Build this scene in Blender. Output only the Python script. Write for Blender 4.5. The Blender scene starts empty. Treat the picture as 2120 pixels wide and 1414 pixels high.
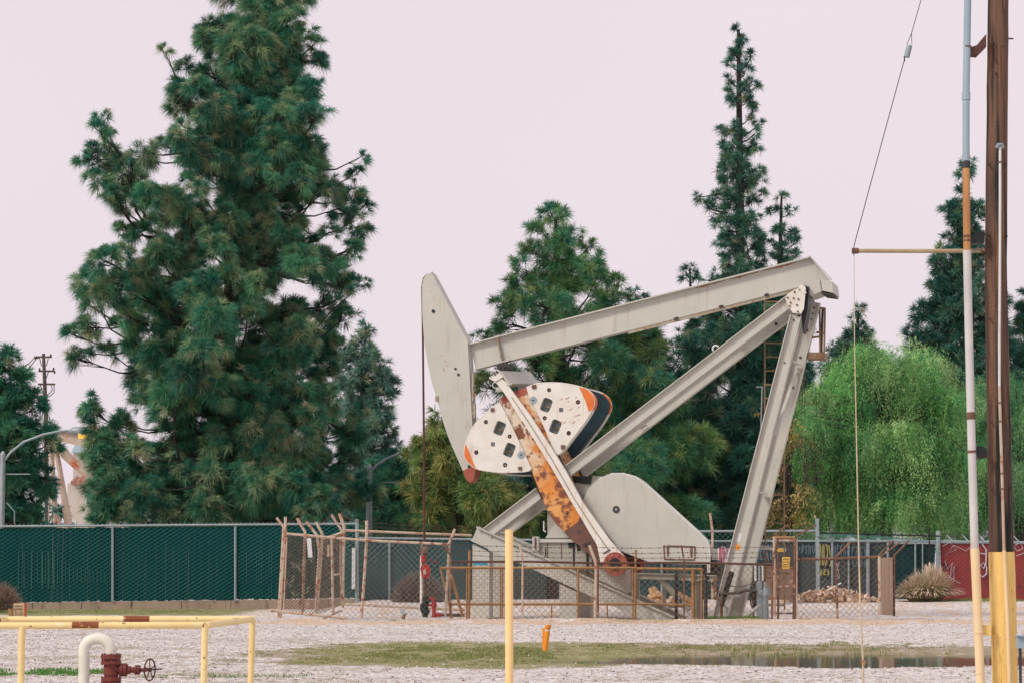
import bpy, math
import numpy as np
from mathutils import Vector as V

# ---------------------------------------------------------------- camera, world, sun, exposure
F, CZ, HY = 4700.0, 1.8, 1170.0            # focal length in photo pixels, eye height, horizon row
PITCH = math.atan((HY - 707.0) / F)
sc = bpy.context.scene
C = sc.collection
cam_d = bpy.data.cameras.new("camera")
cam = bpy.data.objects.new("camera", cam_d)
C.objects.link(cam)
cam_d.sensor_width = 36.0
cam_d.lens = F / 2120.0 * 36.0
cam_d.clip_end = 3000.0
cam.location = (0, 0, CZ)
cam.rotation_euler = (math.pi / 2 + PITCH, 0, 0)
sc.camera = cam

SUN_EL, SUN_AZ = math.radians(42), math.radians(-52)   # azimuth: from behind the camera, to its left
sdir = V((math.sin(SUN_AZ) * math.cos(SUN_EL), -math.cos(SUN_AZ) * math.cos(SUN_EL), math.sin(SUN_EL)))
world = bpy.data.worlds.new("World")
sc.world = world
world.use_nodes = True
nt = world.node_tree
nt.nodes.clear()
sky = nt.nodes.new("ShaderNodeTexSky")
sky.sky_type = 'NISHITA'
sky.sun_disc = False
sky.sun_elevation = SUN_EL
sky.sun_rotation = math.atan2(sdir.x, sdir.y)
sky.air_density = 2.0
sky.dust_density = 6.0
bg1 = nt.nodes.new("ShaderNodeBackground"); bg1.inputs[1].default_value = 0.05
nt.links.new(sky.outputs[0], bg1.inputs[0])
bg2 = nt.nodes.new("ShaderNodeBackground")            # the even cloud sheet that covers the sky
tc = nt.nodes.new("ShaderNodeTexCoord")
nz = nt.nodes.new("ShaderNodeTexNoise"); nz.inputs["Scale"].default_value = 1.6; nz.inputs["Detail"].default_value = 3
cr = nt.nodes.new("ShaderNodeValToRGB")
cr.color_ramp.elements[0].position = 0.3; cr.color_ramp.elements[0].color = (0.765, 0.675, 0.735, 1)
cr.color_ramp.elements[1].position = 0.7; cr.color_ramp.elements[1].color = (0.825, 0.735, 0.785, 1)
nt.links.new(tc.outputs["Generated"], nz.inputs["Vector"])
nt.links.new(nz.outputs[0], cr.inputs[0])
nt.links.new(cr.outputs[0], bg2.inputs[0]); bg2.inputs[1].default_value = 1.0
mx = nt.nodes.new("ShaderNodeMixShader"); mx.inputs[0].default_value = 0.93
wo = nt.nodes.new("ShaderNodeOutputWorld")
nt.links.new(bg1.outputs[0], mx.inputs[1]); nt.links.new(bg2.outputs[0], mx.inputs[2]); nt.links.new(mx.outputs[0], wo.inputs[0])

sun_d = bpy.data.lights.new("sun", 'SUN')
sun_d.energy = 1.9
sun_d.angle = math.radians(12)
sun_d.color = (1.0, 0.93, 0.83)
sun = bpy.data.objects.new("sun", sun_d)
C.objects.link(sun)
sun.rotation_euler = sdir.to_track_quat('Z', 'Y').to_euler()
sun.location = sdir * 200

sc.view_settings.view_transform = 'Standard'
sc.view_settings.look = 'None'
sc.view_settings.exposure = 0.15
sc.view_settings.gamma = 1.0
sc.render.engine = 'CYCLES'
sc.cycles.max_bounces = 6
sc.cycles.use_denoising = True
try:
    sc.cycles.denoiser = 'OPENIMAGEDENOISE'
    sc.cycles.denoising_prefilter = 'ACCURATE'
except Exception:
    pass

# ---------------------------------------------------------------- helpers
cp, sp = math.cos(PITCH), math.sin(PITCH)
def ray(px, py):
    x, y = (px - 1060.0) / F, (707.0 - py) / F
    return V((x, cp - y * sp, sp + y * cp))
def at(px, py, Y):
    d = ray(px, py); return V((0, 0, CZ)) + d * (Y / d.y)
def gx(px, Y): return (px - 1060.0) / F * Y          # world x of a column at about eye level
YAW = math.radians(16)
PU, PV = V((math.cos(YAW), -math.sin(YAW), 0)), V((math.sin(YAW), math.cos(YAW), 0))
PO = V((0, 79.0, 0))
def pj(px, py, v=0.0):                                # a point of the pumpjack on its lengthwise plane v
    o = V((0, 0, CZ)); d = ray(px, py); q = PO + PV * v
    return o + d * ((q - o).dot(PV) / d.dot(PV))

def lin(c):
    c = c / 255.0
    return c / 12.92 if c <= 0.04045 else ((c + 0.055) / 1.055) ** 2.4
def col(r, g, b, k=1.0): return (min(lin(r) * k * 0.94, 1), min(lin(g) * k * 1.01, 1), min(lin(b) * k * 1.035, 1), 1)

class MB:
    def __init__(s): s.v, s.f = [], []
    def prism(s, pts, vec):
        n, b = len(pts), len(s.v)
        s.v += [V(p) for p in pts] + [V(p) + vec for p in pts]
        s.f.append(tuple(range(b, b + n)))
        s.f.append(tuple(range(b + 2 * n - 1, b + n - 1, -1)))
        for i in range(n):
            j = (i + 1) % n
            s.f.append((b + j, b + i, b + n + i, b + n + j))
        return s
    def obox(s, c, ax, ay, az):                      # centre and three half-axes
        return s.prism([c - ax - ay - az, c + ax - ay - az, c + ax + ay - az, c - ax + ay - az], az * 2)
    def box(s, x0, x1, y0, y1, z0, z1):
        return s.prism([V((x0, y0, z0)), V((x1, y0, z0)), V((x1, y1, z0)), V((x0, y1, z0))], V((0, 0, z1 - z0)))
    def tube(s, pts, r, n=8, caps=True):
        pts = [V(p) for p in pts]; m = len(pts)
        rs = r if isinstance(r, (list, tuple)) else [r] * m
        b = len(s.v); up = None
        for i, p in enumerate(pts):
            t = (pts[min(i + 1, m - 1)] - pts[max(i - 1, 0)])
            t = t.normalized() if t.length > 1e-9 else V((0, 0, 1))
            if up is None:
                up = V((0, 0, 1)) if abs(t.z) < 0.9 else V((1, 0, 0))
            a = t.cross(up).normalized(); up2 = a.cross(t).normalized(); up = up2
            for k in range(n):
                an = 2 * math.pi * k / n
                s.v.append(p + (a * math.cos(an) + up2 * math.sin(an)) * rs[i])
        for i in range(m - 1):
            for k in range(n):
                k2 = (k + 1) % n
                s.f.append((b + i * n + k, b + i * n + k2, b + (i + 1) * n + k2, b + (i + 1) * n + k))
        if caps:
            s.f.append(tuple(b + n - 1 - k for k in range(n)))
            s.f.append(tuple(b + (m - 1) * n + k for k in range(n)))
        return s
    def disc(s, c, axis, r, t, n=20):                # a short cylinder centred on c
        axis = V(axis).normalized()
        return s.tube([c - axis * t / 2, c + axis * t / 2], r, n)
    def ibeam(s, p0, p1, hdir, h, w, wdir, tf=0.03, tw=0.02, h1=None):
        # top edge runs p0 -> p1 ; the section hangs down along -hdir ; flanges spread along wdir
        h1 = h if h1 is None else h1
        hw = wdir * (w / 2)
        def slab(o0, o1, t, ww):
            a = wdir * (ww / 2)
            s.prism([p0 - hdir * o0 - a, p1 - hdir * o1 - a, p1 - hdir * (o1 + t) - a, p0 - hdir * (o0 + t) - a], a * 2)
        slab(0, 0, tf, w)
        slab(h - tf, h1 - tf, tf, w)
        a = wdir * (tw / 2)
        s.prism([p0 - hdir * tf - a, p1 - hdir * tf - a, p1 - hdir * (h1 - tf) - a, p0 - hdir * (h - tf) - a], a * 2)
        return s
    def build(s, name, m, parent=None, smooth=False, kind=None):
        me = bpy.data.meshes.new(name)
        off = V((0, 0, 0))
        o = bpy.data.objects.new(name, me)
        C.objects.link(o)
        if parent is not None:
            o.parent = parent
            off = V(parent['_o']) if '_o' in parent else V((0, 0, 0))
        else:
            vs = s.v; n = max(1, len(vs))
            off = V((sum(p.x for p in vs) / n, sum(p.y for p in vs) / n, min(p.z for p in vs)))
            o.location = off
        o['_o'] = tuple(off)
        me.from_pydata([tuple(p - off) for p in s.v], [], s.f)
        me.materials.append(m)
        if smooth:
            me.shade_smooth() if hasattr(me, 'shade_smooth') else None
            try: me.set_sharp_from_angle(angle=math.radians(38))
            except Exception: pass
        if kind: o['kind'] = kind
        return o
    def each(s, name, m, parent, smooth=False):
        # one object for every separate piece
        par = list(range(len(s.v)))
        def find(a):
            while par[a] != a: par[a] = par[par[a]]; a = par[a]
            return a
        for f_ in s.f:
            for q in f_[1:]: par[find(q)] = find(f_[0])
        gr = {}
        for f_ in s.f: gr.setdefault(find(f_[0]), []).append(f_)
        out = []
        for fs in gr.values():
            ids = sorted({q for f_ in fs for q in f_}); mp = {q: i for i, q in enumerate(ids)}
            p = MB(); p.v = [s.v[q] for q in ids]; p.f = [tuple(mp[q] for q in f_) for f_ in fs]
            out.append(p.build(name, m, parent, smooth))
        return out

def thing(name, label, cat, loc, group=None):
    o = bpy.data.objects.new(name, None)
    o.empty_display_size = 0.3
    C.objects.link(o); o.location = loc
    o['_o'] = tuple(loc); o['label'] = label; o['category'] = cat
    if group: o['group'] = group
    return o
def tag(o, label, cat, group=None):
    o['label'] = label; o['category'] = cat
    if group: o['group'] = group
    return o

def np_mesh(name, verts, quads, tris, m, parent=None, tint=None, kind=None, off=None):
    """fast mesh from numpy arrays; tint = per-vertex colour (n,3)"""
    if off is None: off = np.array(parent['_o']) if parent is not None else np.array([0., 0., 0.])
    nq, ntr = len(quads), len(tris)
    me = bpy.data.meshes.new(name)
    me.vertices.add(len(verts))
    me.vertices.foreach_set("co", (verts - off).astype(np.float32).ravel())
    me.loops.add(nq * 4 + ntr * 3)
    li = np.concatenate([np.asarray(quads, np.int32).ravel(), np.asarray(tris, np.int32).ravel()]).astype(np.int32)
    me.loops.foreach_set("vertex_index", li)
    me.polygons.add(nq + ntr)
    st = np.concatenate([np.arange(nq) * 4, nq * 4 + np.arange(ntr) * 3]).astype(np.int32)
    me.polygons.foreach_set("loop_start", st)
    try: me.polygons.foreach_set("loop_total", np.concatenate([np.full(nq, 4), np.full(ntr, 3)]).astype(np.int32))
    except Exception: pass
    if tint is not None:
        at_ = me.color_attributes.new("tint", 'FLOAT_COLOR', 'POINT')
        at_.data.foreach_set("color", np.concatenate([tint, np.ones((len(tint), 1))], 1).astype(np.float32).ravel())
    me.update(calc_edges=True)
    me.materials.append(m)
    o = bpy.data.objects.new(name, me)
    C.objects.link(o)
    if parent is not None: o.parent = parent
    else: o.location = tuple(off)
    o['_o'] = tuple(float(q) for q in off)
    if kind: o['kind'] = kind
    return o

# ---------------------------------------------------------------- materials
def mk(name, base, vary=None, vscale=1.5, rough=0.6, spots=(), bump=0.0, bscale=30.0, metal=0.0, streak=None, amt=0.5, spec=0.4, zmix=None, runs=None):
    """painted / weathered surface: base colour varied by soft noise, then layers of (colour, threshold, scale, softness) patches"""
    m = bpy.data.materials.new(name); m.use_nodes = True
    n, l = m.node_tree.nodes, m.node_tree.links
    b = n["Principled BSDF"]
    b.inputs["Roughness"].default_value = rough
    b.inputs["Metallic"].default_value = metal
    b.inputs["Specular IOR Level"].default_value = spec
    t = n.new("ShaderNodeTexCoord"); src = t.outputs["Object"]
    if streak:
        mp = n.new("ShaderNodeMapping"); mp.inputs["Scale"].default_value = streak
        l.new(src, mp.inputs[0]); ssrc = mp.outputs[0]
    else: ssrc = src
    cur = None
    if vary is not None:
        z = n.new("ShaderNodeTexNoise"); z.inputs["Scale"].default_value = vscale; z.inputs["Detail"].default_value = 6; z.inputs["Roughness"].default_value = 0.65
        l.new(ssrc, z.inputs["Vector"])
        r = n.new("ShaderNodeMapRange"); r.inputs[1].default_value = 0.5 - 0.5 * amt + 0.1; r.inputs[2].default_value = 0.5 + 0.5 * amt - 0.1
        l.new(z.outputs[0], r.inputs[0])
        x = n.new("ShaderNodeMix"); x.data_type = 'RGBA'
        x.inputs[6].default_value = base; x.inputs[7].default_value = vary
        l.new(r.outputs[0], x.inputs[0]); cur = x.outputs[2]
    if zmix:                                             # paint that differs from one end of the piece to the other
        g = n.new("ShaderNodeSeparateXYZ"); l.new(src, g.inputs[0])
        zn_ = n.new("ShaderNodeTexNoise"); zn_.inputs["Scale"].default_value = 1.2; l.new(src, zn_.inputs["Vector"])
        ad = n.new("ShaderNodeMath"); ad.operation = 'MULTIPLY_ADD'; l.new(zn_.outputs[0], ad.inputs[0]); ad.inputs[1].default_value = 2.0; l.new(g.outputs[2], ad.inputs[2])
        r = n.new("ShaderNodeMapRange"); r.inputs[1].default_value = zmix[1] + 1; r.inputs[2].default_value = zmix[2] + 1; l.new(ad.outputs[0], r.inputs[0])
        x = n.new("ShaderNodeMix"); x.data_type = 'RGBA'; l.new(cur, x.inputs[6]); x.inputs[7].default_value = zmix[0]; l.new(r.outputs[0], x.inputs[0]); cur = x.outputs[2]
    for k, (c, th, s, soft) in enumerate(spots):
        z = n.new("ShaderNodeTexNoise"); z.inputs["Scale"].default_value = s; z.inputs["Detail"].default_value = 8; z.inputs["Roughness"].default_value = 0.6
        mp = n.new("ShaderNodeMapping"); mp.inputs["Location"].default_value = (3.1 * k + 1.7, 5.3 * k, 2.2 * k)
        l.new(ssrc, mp.inputs[0]); l.new(mp.outputs[0], z.inputs["Vector"])
        r = n.new("ShaderNodeMapRange"); r.inputs[1].default_value = th; r.inputs[2].default_value = th + soft
        l.new(z.outputs[0], r.inputs[0])
        x = n.new("ShaderNodeMix"); x.data_type = 'RGBA'
        if cur is None: x.inputs[6].default_value = base
        else: l.new(cur, x.inputs[6])
        x.inputs[7].default_value = c
        l.new(r.outputs[0], x.inputs[0]); cur = x.outputs[2]
    if runs:                                             # rust and grime washed down the face by rain
        mp = n.new("ShaderNodeMapping"); mp.inputs["Scale"].default_value = (5, 5, .35); l.new(src, mp.inputs[0])
        z = n.new("ShaderNodeTexNoise"); z.inputs["Scale"].default_value = 1.6; z.inputs["Detail"].default_value = 7; l.new(mp.outputs[0], z.inputs["Vector"])
        r = n.new("ShaderNodeMapRange"); r.inputs[1].default_value = runs[1]; r.inputs[2].default_value = runs[1] + .16; r.inputs[4].default_value = runs[2]; l.new(z.outputs[0], r.inputs[0])
        x = n.new("ShaderNodeMix"); x.data_type = 'RGBA'; l.new(cur, x.inputs[6]); x.inputs[7].default_value = runs[0]; l.new(r.outputs[0], x.inputs[0]); cur = x.outputs[2]
    if cur is None: b.inputs["Base Color"].default_value = base
    else: l.new(cur, b.inputs["Base Color"])
    if bump:
        z = n.new("ShaderNodeTexNoise"); z.inputs["Scale"].default_value = bscale; z.inputs["Detail"].default_value = 4
        l.new(src, z.inputs["Vector"])
        bp = n.new("ShaderNodeBump"); bp.inputs["Strength"].default_value = bump; bp.inputs["Distance"].default_value = 0.02
        l.new(z.outputs[0], bp.inputs["Height"]); l.new(bp.outputs[0], b.inputs["Normal"])
    return m

def foliage(name, trans=0.25):
    m = bpy.data.materials.new(name); m.use_nodes = True
    n, l = m.node_tree.nodes, m.node_tree.links
    n.clear()
    a = n.new("ShaderNodeAttribute"); a.attribute_name = "tint"
    p = n.new("ShaderNodeBsdfPrincipled"); p.inputs["Roughness"].default_value = 0.55; p.inputs["Specular IOR Level"].default_value = 0.3
    tr = n.new("ShaderNodeBsdfTranslucent")
    mxs = n.new("ShaderNodeMixShader"); mxs.inputs[0].default_value = trans
    o = n.new("ShaderNodeOutputMaterial")
    l.new(a.outputs["Color"], p.inputs["Base Color"]); l.new(a.outputs["Color"], tr.inputs["Color"])
    l.new(p.outputs[0], mxs.inputs[1]); l.new(tr.outputs[0], mxs.inputs[2]); l.new(mxs.outputs[0], o.inputs[0])
    return m

RUST = col(124, 76, 52); RUSTD = col(88, 58, 46); RUSTL = col(176, 118, 76)
M = {}
M['paint'] = mk('grey_paint', col(186, 181, 170), col(196, 189, 178), 0.8, 0.55, [(col(166, 158, 142), 0.62, 2.3, 0.14), (RUSTL, 0.70, 5.0, 0.05), (RUST, 0.73, 9.0, 0.03)], 0.05, 12, runs=(col(150, 128, 104), .57, .3))
M['paint_edge'] = mk('grey_paint_rusted', col(172, 163, 148), col(150, 132, 108), 2.0, 0.6, [(RUSTL, 0.55, 6.0, 0.1), (RUST, 0.60, 9.0, 0.06)], 0.1, 12)
M['paint_dirty'] = mk('grey_paint_oily', col(170, 164, 150), col(152, 146, 132), 1.0, 0.5, [(col(28, 42, 40), 0.60, 1.6, 0.04), (RUST, 0.70, 7.0, 0.05)], 0.1, 12, streak=(1, 1, 0.25))
M['crank'] = mk('orange_crank', col(224, 132, 46), col(222, 172, 110), 1.1, 0.6, [(col(212, 168, 118), 0.60, 3.0, 0.08), (col(214, 130, 56), 0.48, 1.0, 0.12), (col(128, 74, 54), 0.54, 1.35, 0.06), (col(122, 74, 54), 0.56, 4.0, 0.06), (col(84, 54, 48), 0.62, 5.0, 0.05)], 0.2, 14, zmix=(col(218, 202, 180), 4.6, 6.2))
M['crank_low'] = mk('crank_worn_steel', col(122, 80, 64), col(92, 68, 62), 2.5, 0.6, [(col(52, 46, 48), 0.55, 4.0, 0.1), (col(140, 84, 66), 0.62, 6.0, 0.1)], 0.2, 14)
M['red_cap'] = mk('red_cap_paint', col(172, 92, 74), col(158, 78, 62), 3.0, 0.6, [(RUSTD, 0.68, 8, 0.05)])
M['weight'] = mk('weight_paint', col(230, 221, 212), col(216, 205, 192), 1.3, 0.6, [(col(206, 166, 128), 0.66, 3.0, 0.08), (RUSTL, 0.70, 4.0, 0.04)], 0.1, 16, runs=(col(180, 140, 104), .60, .6))
M['weight_orange'] = mk('weight_orange_tip', col(222, 120, 52), col(206, 100, 44), 2.5, 0.55, [(col(222, 212, 204), 0.66, 5, 0.03), (RUST, 0.68, 8, 0.05)])
M['pocket'] = mk('pocket_grey', col(104, 110, 106), col(84, 92, 90), 4, 0.7)
M['shaded_face'] = mk('navy_shade', col(14, 38, 50), col(20, 52, 60), 2.2, 0.7, [(col(90, 70, 50), 0.72, 6, 0.05)])  # dark navy puts the shade of the far weights' inner faces into colour
M['black'] = mk('black_grease', col(18, 26, 28), col(34, 36, 34), 4, 0.45)
M['dark'] = mk('dark_steel', col(48, 50, 50), col(70, 62, 56), 3, 0.6)
M['ladder'] = mk('ladder_paint', col(150, 122, 92), col(126, 96, 70), 3, 0.7, [(RUSTD, 0.6, 6, 0.1)])
M['brownrail'] = mk('brown_frame_paint', col(176, 132, 84), col(146, 106, 70), 3, 0.65, [(RUSTD, 0.58, 6, 0.1)], 0.15, 20)
M['rust'] = mk('rusty_pipe', col(128, 92, 72), col(96, 66, 54), 3, 0.75, [(col(180, 150, 128), 0.58, 5, 0.05)], 0.2, 25)
M['rustdark'] = mk('rusty_dark_wire', col(78, 52, 48), col(104, 66, 54), 3, 0.75)
M['pinkrust'] = mk('flaking_rusted_pipe', col(198, 180, 162), col(184, 150, 126), 2.4, 0.7, [(col(156, 92, 66), 0.55, 5, 0.06)], 0.2, 25)
M['galv'] = mk('galvanised_steel', col(160, 168, 170), col(140, 150, 154), 3, 0.5, [(col(120, 112, 104), 0.66, 6, 0.1)], metal=0.2)
M['wire'] = mk('galvanised_wire', col(128, 128, 118), col(104, 100, 92), 2, 0.6)
M['wiregreen'] = mk('fence_wire_pale', col(92, 140, 130), col(60, 112, 104), 0.4, 0.6)
M['wirerust'] = mk('rusted_chain_wire', col(110, 88, 74), col(140, 100, 72), 2, 0.7)
M['yellow'] = mk('pale_yellow_paint', col(246, 218, 158), col(238, 204, 140), 1.6, 0.6, [(col(220, 182, 112), 0.60, 4, 0.1), (col(240, 226, 188), 0.62, 3, 0.08), (col(140, 98, 66), 0.655, 11, 0.02)], 0.1, 12)
M['bollard'] = mk('bollard_yellow_paint', col(252, 212, 150), col(248, 200, 132), 1.4, 0.6, [(col(248, 216, 160), 0.6, 6, 0.1), (col(170, 122, 80), 0.665, 11, 0.02)], 0.1, 14)
M['band'] = mk('rust_band', col(150, 86, 52), col(126, 64, 42), 12, 0.8, [(col(206, 160, 96), 0.60, 14, 0.04)], 0.3, 30)
M['cream'] = mk('cream_pipe_paint', col(238, 230, 216), col(212, 202, 186), 2, 0.5, [(col(196, 180, 156), 0.66, 8, 0.06)], 0.1, 14)
M['redoxide'] = mk('red_oxide_paint', col(126, 56, 46), col(104, 44, 40), 9, 0.55, [(col(66, 38, 36), 0.6, 20, 0.08), (col(150, 84, 66), 0.66, 24, 0.05)], 0.3, 40)
M['redbright'] = mk('red_valve_paint', col(184, 44, 46), col(150, 36, 40), 5, 0.5, [(col(120, 70, 60), 0.6, 9, 0.06)], 0.1, 14)
M['orange'] = mk('orange_marker_plastic', col(244, 150, 40), col(232, 136, 34), 4, 0.5)
M['white'] = mk('white_paint', col(222, 218, 214), col(206, 200, 196), 3, 0.6)
M['blue'] = mk('blue_stripe', col(44, 132, 168), col(60, 150, 180), 5, 0.6)
M['concrete'] = mk('kerb_concrete', col(172, 150, 130), col(144, 122, 106), 0.9, 0.9, [(col(120, 100, 86), 0.58, 3, 0.1), (col(196, 176, 156), 0.64, 9, 0.08)], 0.3, 10, streak=(1, 1, 0.4))
M['woodpole'] = mk('pole_wood', col(126, 92, 72), col(78, 58, 48), 2.2, 0.85, [(col(30, 34, 32), 0.515, 0.8, 0.08), (col(146, 98, 66), 0.60, 3.0, 0.08)], 0.6, 30, streak=(9, 9, 0.35))
M['yellowwood'] = mk('pole_yellow_paint', col(246, 206, 130), col(232, 184, 102), 1.8, 0.85, [(col(120, 88, 52), 0.64, 2.6, 0.03), (col(150, 116, 70), 0.62, 6.0, 0.04), (col(238, 200, 120), 0.58, 4.0, 0.08)], 0.6, 30, streak=(9, 9, 0.6))
M['greyblue'] = mk('grey_pvc', col(158, 172, 180), col(146, 162, 172), 1.5, 0.45)
M['conduit'] = mk('white_conduit', col(214, 206, 200), col(192, 184, 180), 1.0, 0.5, [(col(206, 160, 104), 0.60, 2.0, 0.1)])
M['conduit_rust'] = mk('rusted_conduit', col(204, 152, 92), col(176, 116, 72), 1.2, 0.6, [(col(150, 92, 60), 0.6, 3, 0.1)], streak=(4, 4, 0.5))
M['creamtube'] = mk('cream_conduit', col(240, 208, 164), col(232, 196, 148), 1.2, 0.5, [(col(200, 156, 104), 0.72, 9, 0.03)])
M['bark'] = mk('pine_bark', col(44, 40, 38), col(62, 56, 50), 3, 0.95, bump=0.5, bscale=8)
M['barklight'] = mk('grey_bark', col(96, 84, 74), col(70, 60, 54), 3, 0.95, bump=0.5, bscale=8)
M['needle'] = foliage('pine_needles', 0.22)
M['leaf'] = foliage('pepper_leaves', 0.25)
M['drybrush'] = foliage('dry_brush', 0.15)
M['rustrun'] = mk('rust_run', col(176, 116, 78), col(146, 92, 62), 8, .8)
# ---------------------------------------------------------------- ground
def vnoise(x, y, seed=0):
    xi, yi = np.floor(x), np.floor(y); xf, yf = x - xi, y - yi
    def h(a, b):
        n = np.sin(a * 127.1 + b * 311.7 + seed * 74.7) * 43758.5453
        return n - np.floor(n)
    u, v = xf * xf * (3 - 2 * xf), yf * yf * (3 - 2 * yf)
    return (h(xi, yi) * (1 - u) + h(xi + 1, yi) * u) * (1 - v) + (h(xi, yi + 1) * (1 - u) + h(xi + 1, yi + 1) * u) * v
def fbm(x, y, o=4, seed=0):
    s, a, t = 0, 1, 0
    for k in range(o):
        s = s + a * vnoise(x * 2 ** k, y * 2 ** k, seed + k); t += a; a *= 0.5
    return s / t
def sst(a, b, x):
    t = np.clip((x - a) / (b - a), 0, 1); return t * t * (3 - 2 * t)
PUD = (5.4, 45.0)
def pud_mask(x, y):
    d = np.sqrt(((x - 6.4) / 6.2) ** 2 + ((y - 45.4) / 3.6) ** 2)
    return 1 - sst(0.62, 1.12, d + 0.75 * (fbm(x * 0.55, y * 0.8, 4, 5) - 0.5))
def gh(x, y):
    x = np.asarray(x, float); y = np.asarray(y, float)
    z = 0.36 * sst(80, 94, y) * sst(-8.2, -5.6, x)
    z = z + 0.15 * np.exp(-((y - 71.8 - 0.5 * np.sin(x * 0.35)) / 0.75) ** 2) * (0.45 + 0.75 * fbm(x * 0.5, y * 0.1, 3, 9)) * sst(-9, -6, x)
    pm = pud_mask(x, y)
    z = z - 0.16 * pm
    z = z - 0.02 * np.exp(-((y - 45) / 7) ** 2)
    z = z + (1 - 0.55 * pm) * (0.05 * (fbm(x * 0.8, y * 0.8, 4, 1) - 0.5) + 0.03 * (fbm(x * 3.1, y * 3.1, 2, 3) - 0.5))
    return z
def axis(segs):
    out = []
    for a, b, n in segs: out += list(np.linspace(a, b, n, endpoint=False))
    return np.array(out + [segs[-1][1]])
xs = axis([(-900, -120, 10), (-120, -26, 30), (-26, 26, 420), (26, 120, 30), (120, 900, 10)])
ys = axis([(-300, -20, 10), (-20, 26, 30), (26, 56, 300), (56, 104, 280), (104, 200, 30), (200, 1600, 20)])
X, Y = np.meshgrid(xs, ys)
Z = gh(X, Y)
gv = np.stack([X.ravel(), Y.ravel(), Z.ravel()], 1)
ny, nx = X.shape
ii = (np.arange(ny - 1)[:, None] * nx + np.arange(nx - 1)[None]).ravel()
gq = np.stack([ii, ii + 1, ii + nx + 1, ii + nx], 1)
# cover masks (where the soil is damp, where moss and grass grow): R damp mud, G grass, B sandy berm
n1, n2 = fbm(X * 0.35, Y * 0.5, 4, 11), fbm(X * 1.3, Y * 1.1, 4, 21)
nb = fbm(X * 0.22, Y * 0.12, 4, 61)
band = sst(40.6, 42.6, Y + 5.0 * (nb - 0.5) + 1.2 * (n2 - 0.5)) * (1 - sst(50.5, 54.5, Y + 9 * (nb - 0.5)))
right = sst(-6.2, -3.4, X + 3 * (n2 - 0.5))
mud = np.clip(band * right * 1.25, 0, 1)
trk = 0.55 * np.exp(-((Y - 56.5 - 1.2 * np.sin(X * 0.13 + 1)) / 1.3) ** 2) + 0.45 * np.exp(-((Y - 62.5 - 1.0 * np.sin(X * 0.11)) / 0.9) ** 2) + 0.5 * np.exp(-((Y - 36.6 + 0.1 * X) / 0.5) ** 2) + 0.45 * np.exp(-((Y - 38.7 + 0.1 * X) / 0.35) ** 2)
mud = np.maximum(mud, trk * sst(0.35, 0.6, fbm(X * 0.5, Y * 0.3, 3, 71)) * 0.9)
mud = np.maximum(mud, 0.45 * sst(0.52, 0.66, n1) * sst(26, 36, Y) * (1 - sst(62, 70, Y)) * (0.3 + 0.7 * (X < -2)))
grass = band * sst(-5.4, -3.6, X + 2 * (n2 - 0.5)) * (1 - 0.55 * sst(1.5, 4, X)) * sst(0.22, 0.46, n2 + 0.12)
grass = np.maximum(grass, 0.95 * sst(81, 84, Y + 2 * (n2 - .5)) * (1 - sst(96, 97, Y)) * (1 - sst(-11.5, -8.5, X)))
grass = np.maximum(grass, 0.95 * np.exp(-((Y - 38.6 + 0.2 * (X + 7)) / 0.55) ** 2) * (1 - sst(-7.3, -6.2, X)) * sst(0.3, 0.5, n2))
grass = np.maximum(grass, 0.5 * sst(0.60, 0.68, n1 * 0.5 + n2 * 0.5) * (Y < 70))
berm = np.exp(-((Y - 71.3) / 1.6) ** 2) * sst(-10, -6, X) * sst(0.25, 0.6, n2 + 0.1)
berm = np.maximum(berm, sst(0.50, 0.62, n2) * sst(74, 78, Y) * 0.6)
tint = np.stack([mud.ravel(), grass.ravel(), berm.ravel()], 1)

gm = bpy.data.materials.new('gravel_ground'); gm.use_nodes = True
n, l = gm.node_tree.nodes, gm.node_tree.links
b = n["Principled BSDF"]; b.inputs["Roughness"].default_value = 0.95; b.inputs["Specular IOR Level"].default_value = 0.15
geo = n.new("ShaderNodeNewGeometry"); pos = geo.outputs["Position"]
def noise(s, d=6, r=0.6, vec=None):
    z = n.new("ShaderNodeTexNoise"); z.inputs["Scale"].default_value = s; z.inputs["Detail"].default_value = d; z.inputs["Roughness"].default_value = r
    l.new(vec or pos, z.inputs["Vector"]); return z.outputs[0]
def ramp(f, a, bb, ca, cb):
    r = n.new("ShaderNodeValToRGB"); l.new(f, r.inputs[0])
    r.color_ramp.elements[0].position = a; r.color_ramp.elements[1].position = bb
    r.color_ramp.elements[0].color = ca; r.color_ramp.elements[1].color = cb; return r.outputs[0]
def mixc(f, a, bb):
    x = n.new("ShaderNodeMix"); x.data_type = 'RGBA'
    if isinstance(f, float): x.inputs[0].default_value = f
    else: l.new(f, x.inputs[0])
    for i, q in ((6, a), (7, bb)):
        if isinstance(q, tuple): x.inputs[i].default_value = q
        else: l.new(q, x.inputs[i])
    return x.outputs[2]
g1 = ramp(noise(0.45, 8, 0.7), 0.38, 0.62, col(210, 194, 182), col(228, 215, 206))
g2 = mixc(ramp(noise(9.0, 3, 0.8), 0.40, 0.60, (0, 0, 0, 1), (1, 1, 1, 1)), g1, col(214, 203, 197))
vo = n.new("ShaderNodeTexVoronoi"); vo.inputs["Scale"].default_value = 13.0; l.new(pos, vo.inputs["Vector"])
sep0 = n.new("ShaderNodeSeparateColor"); l.new(vo.outputs["Color"], sep0.inputs[0])
g3 = mixc(ramp(sep0.outputs[0], 0.78, 0.84, (0, 0, 0, 1), (1, 1, 1, 1)), g2, col(178, 160, 150))
g3 = mixc(ramp(sep0.outputs[1], 0.78, 0.84, (0, 0, 0, 1), (1, 1, 1, 1)), g3, col(238, 228, 226))
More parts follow.
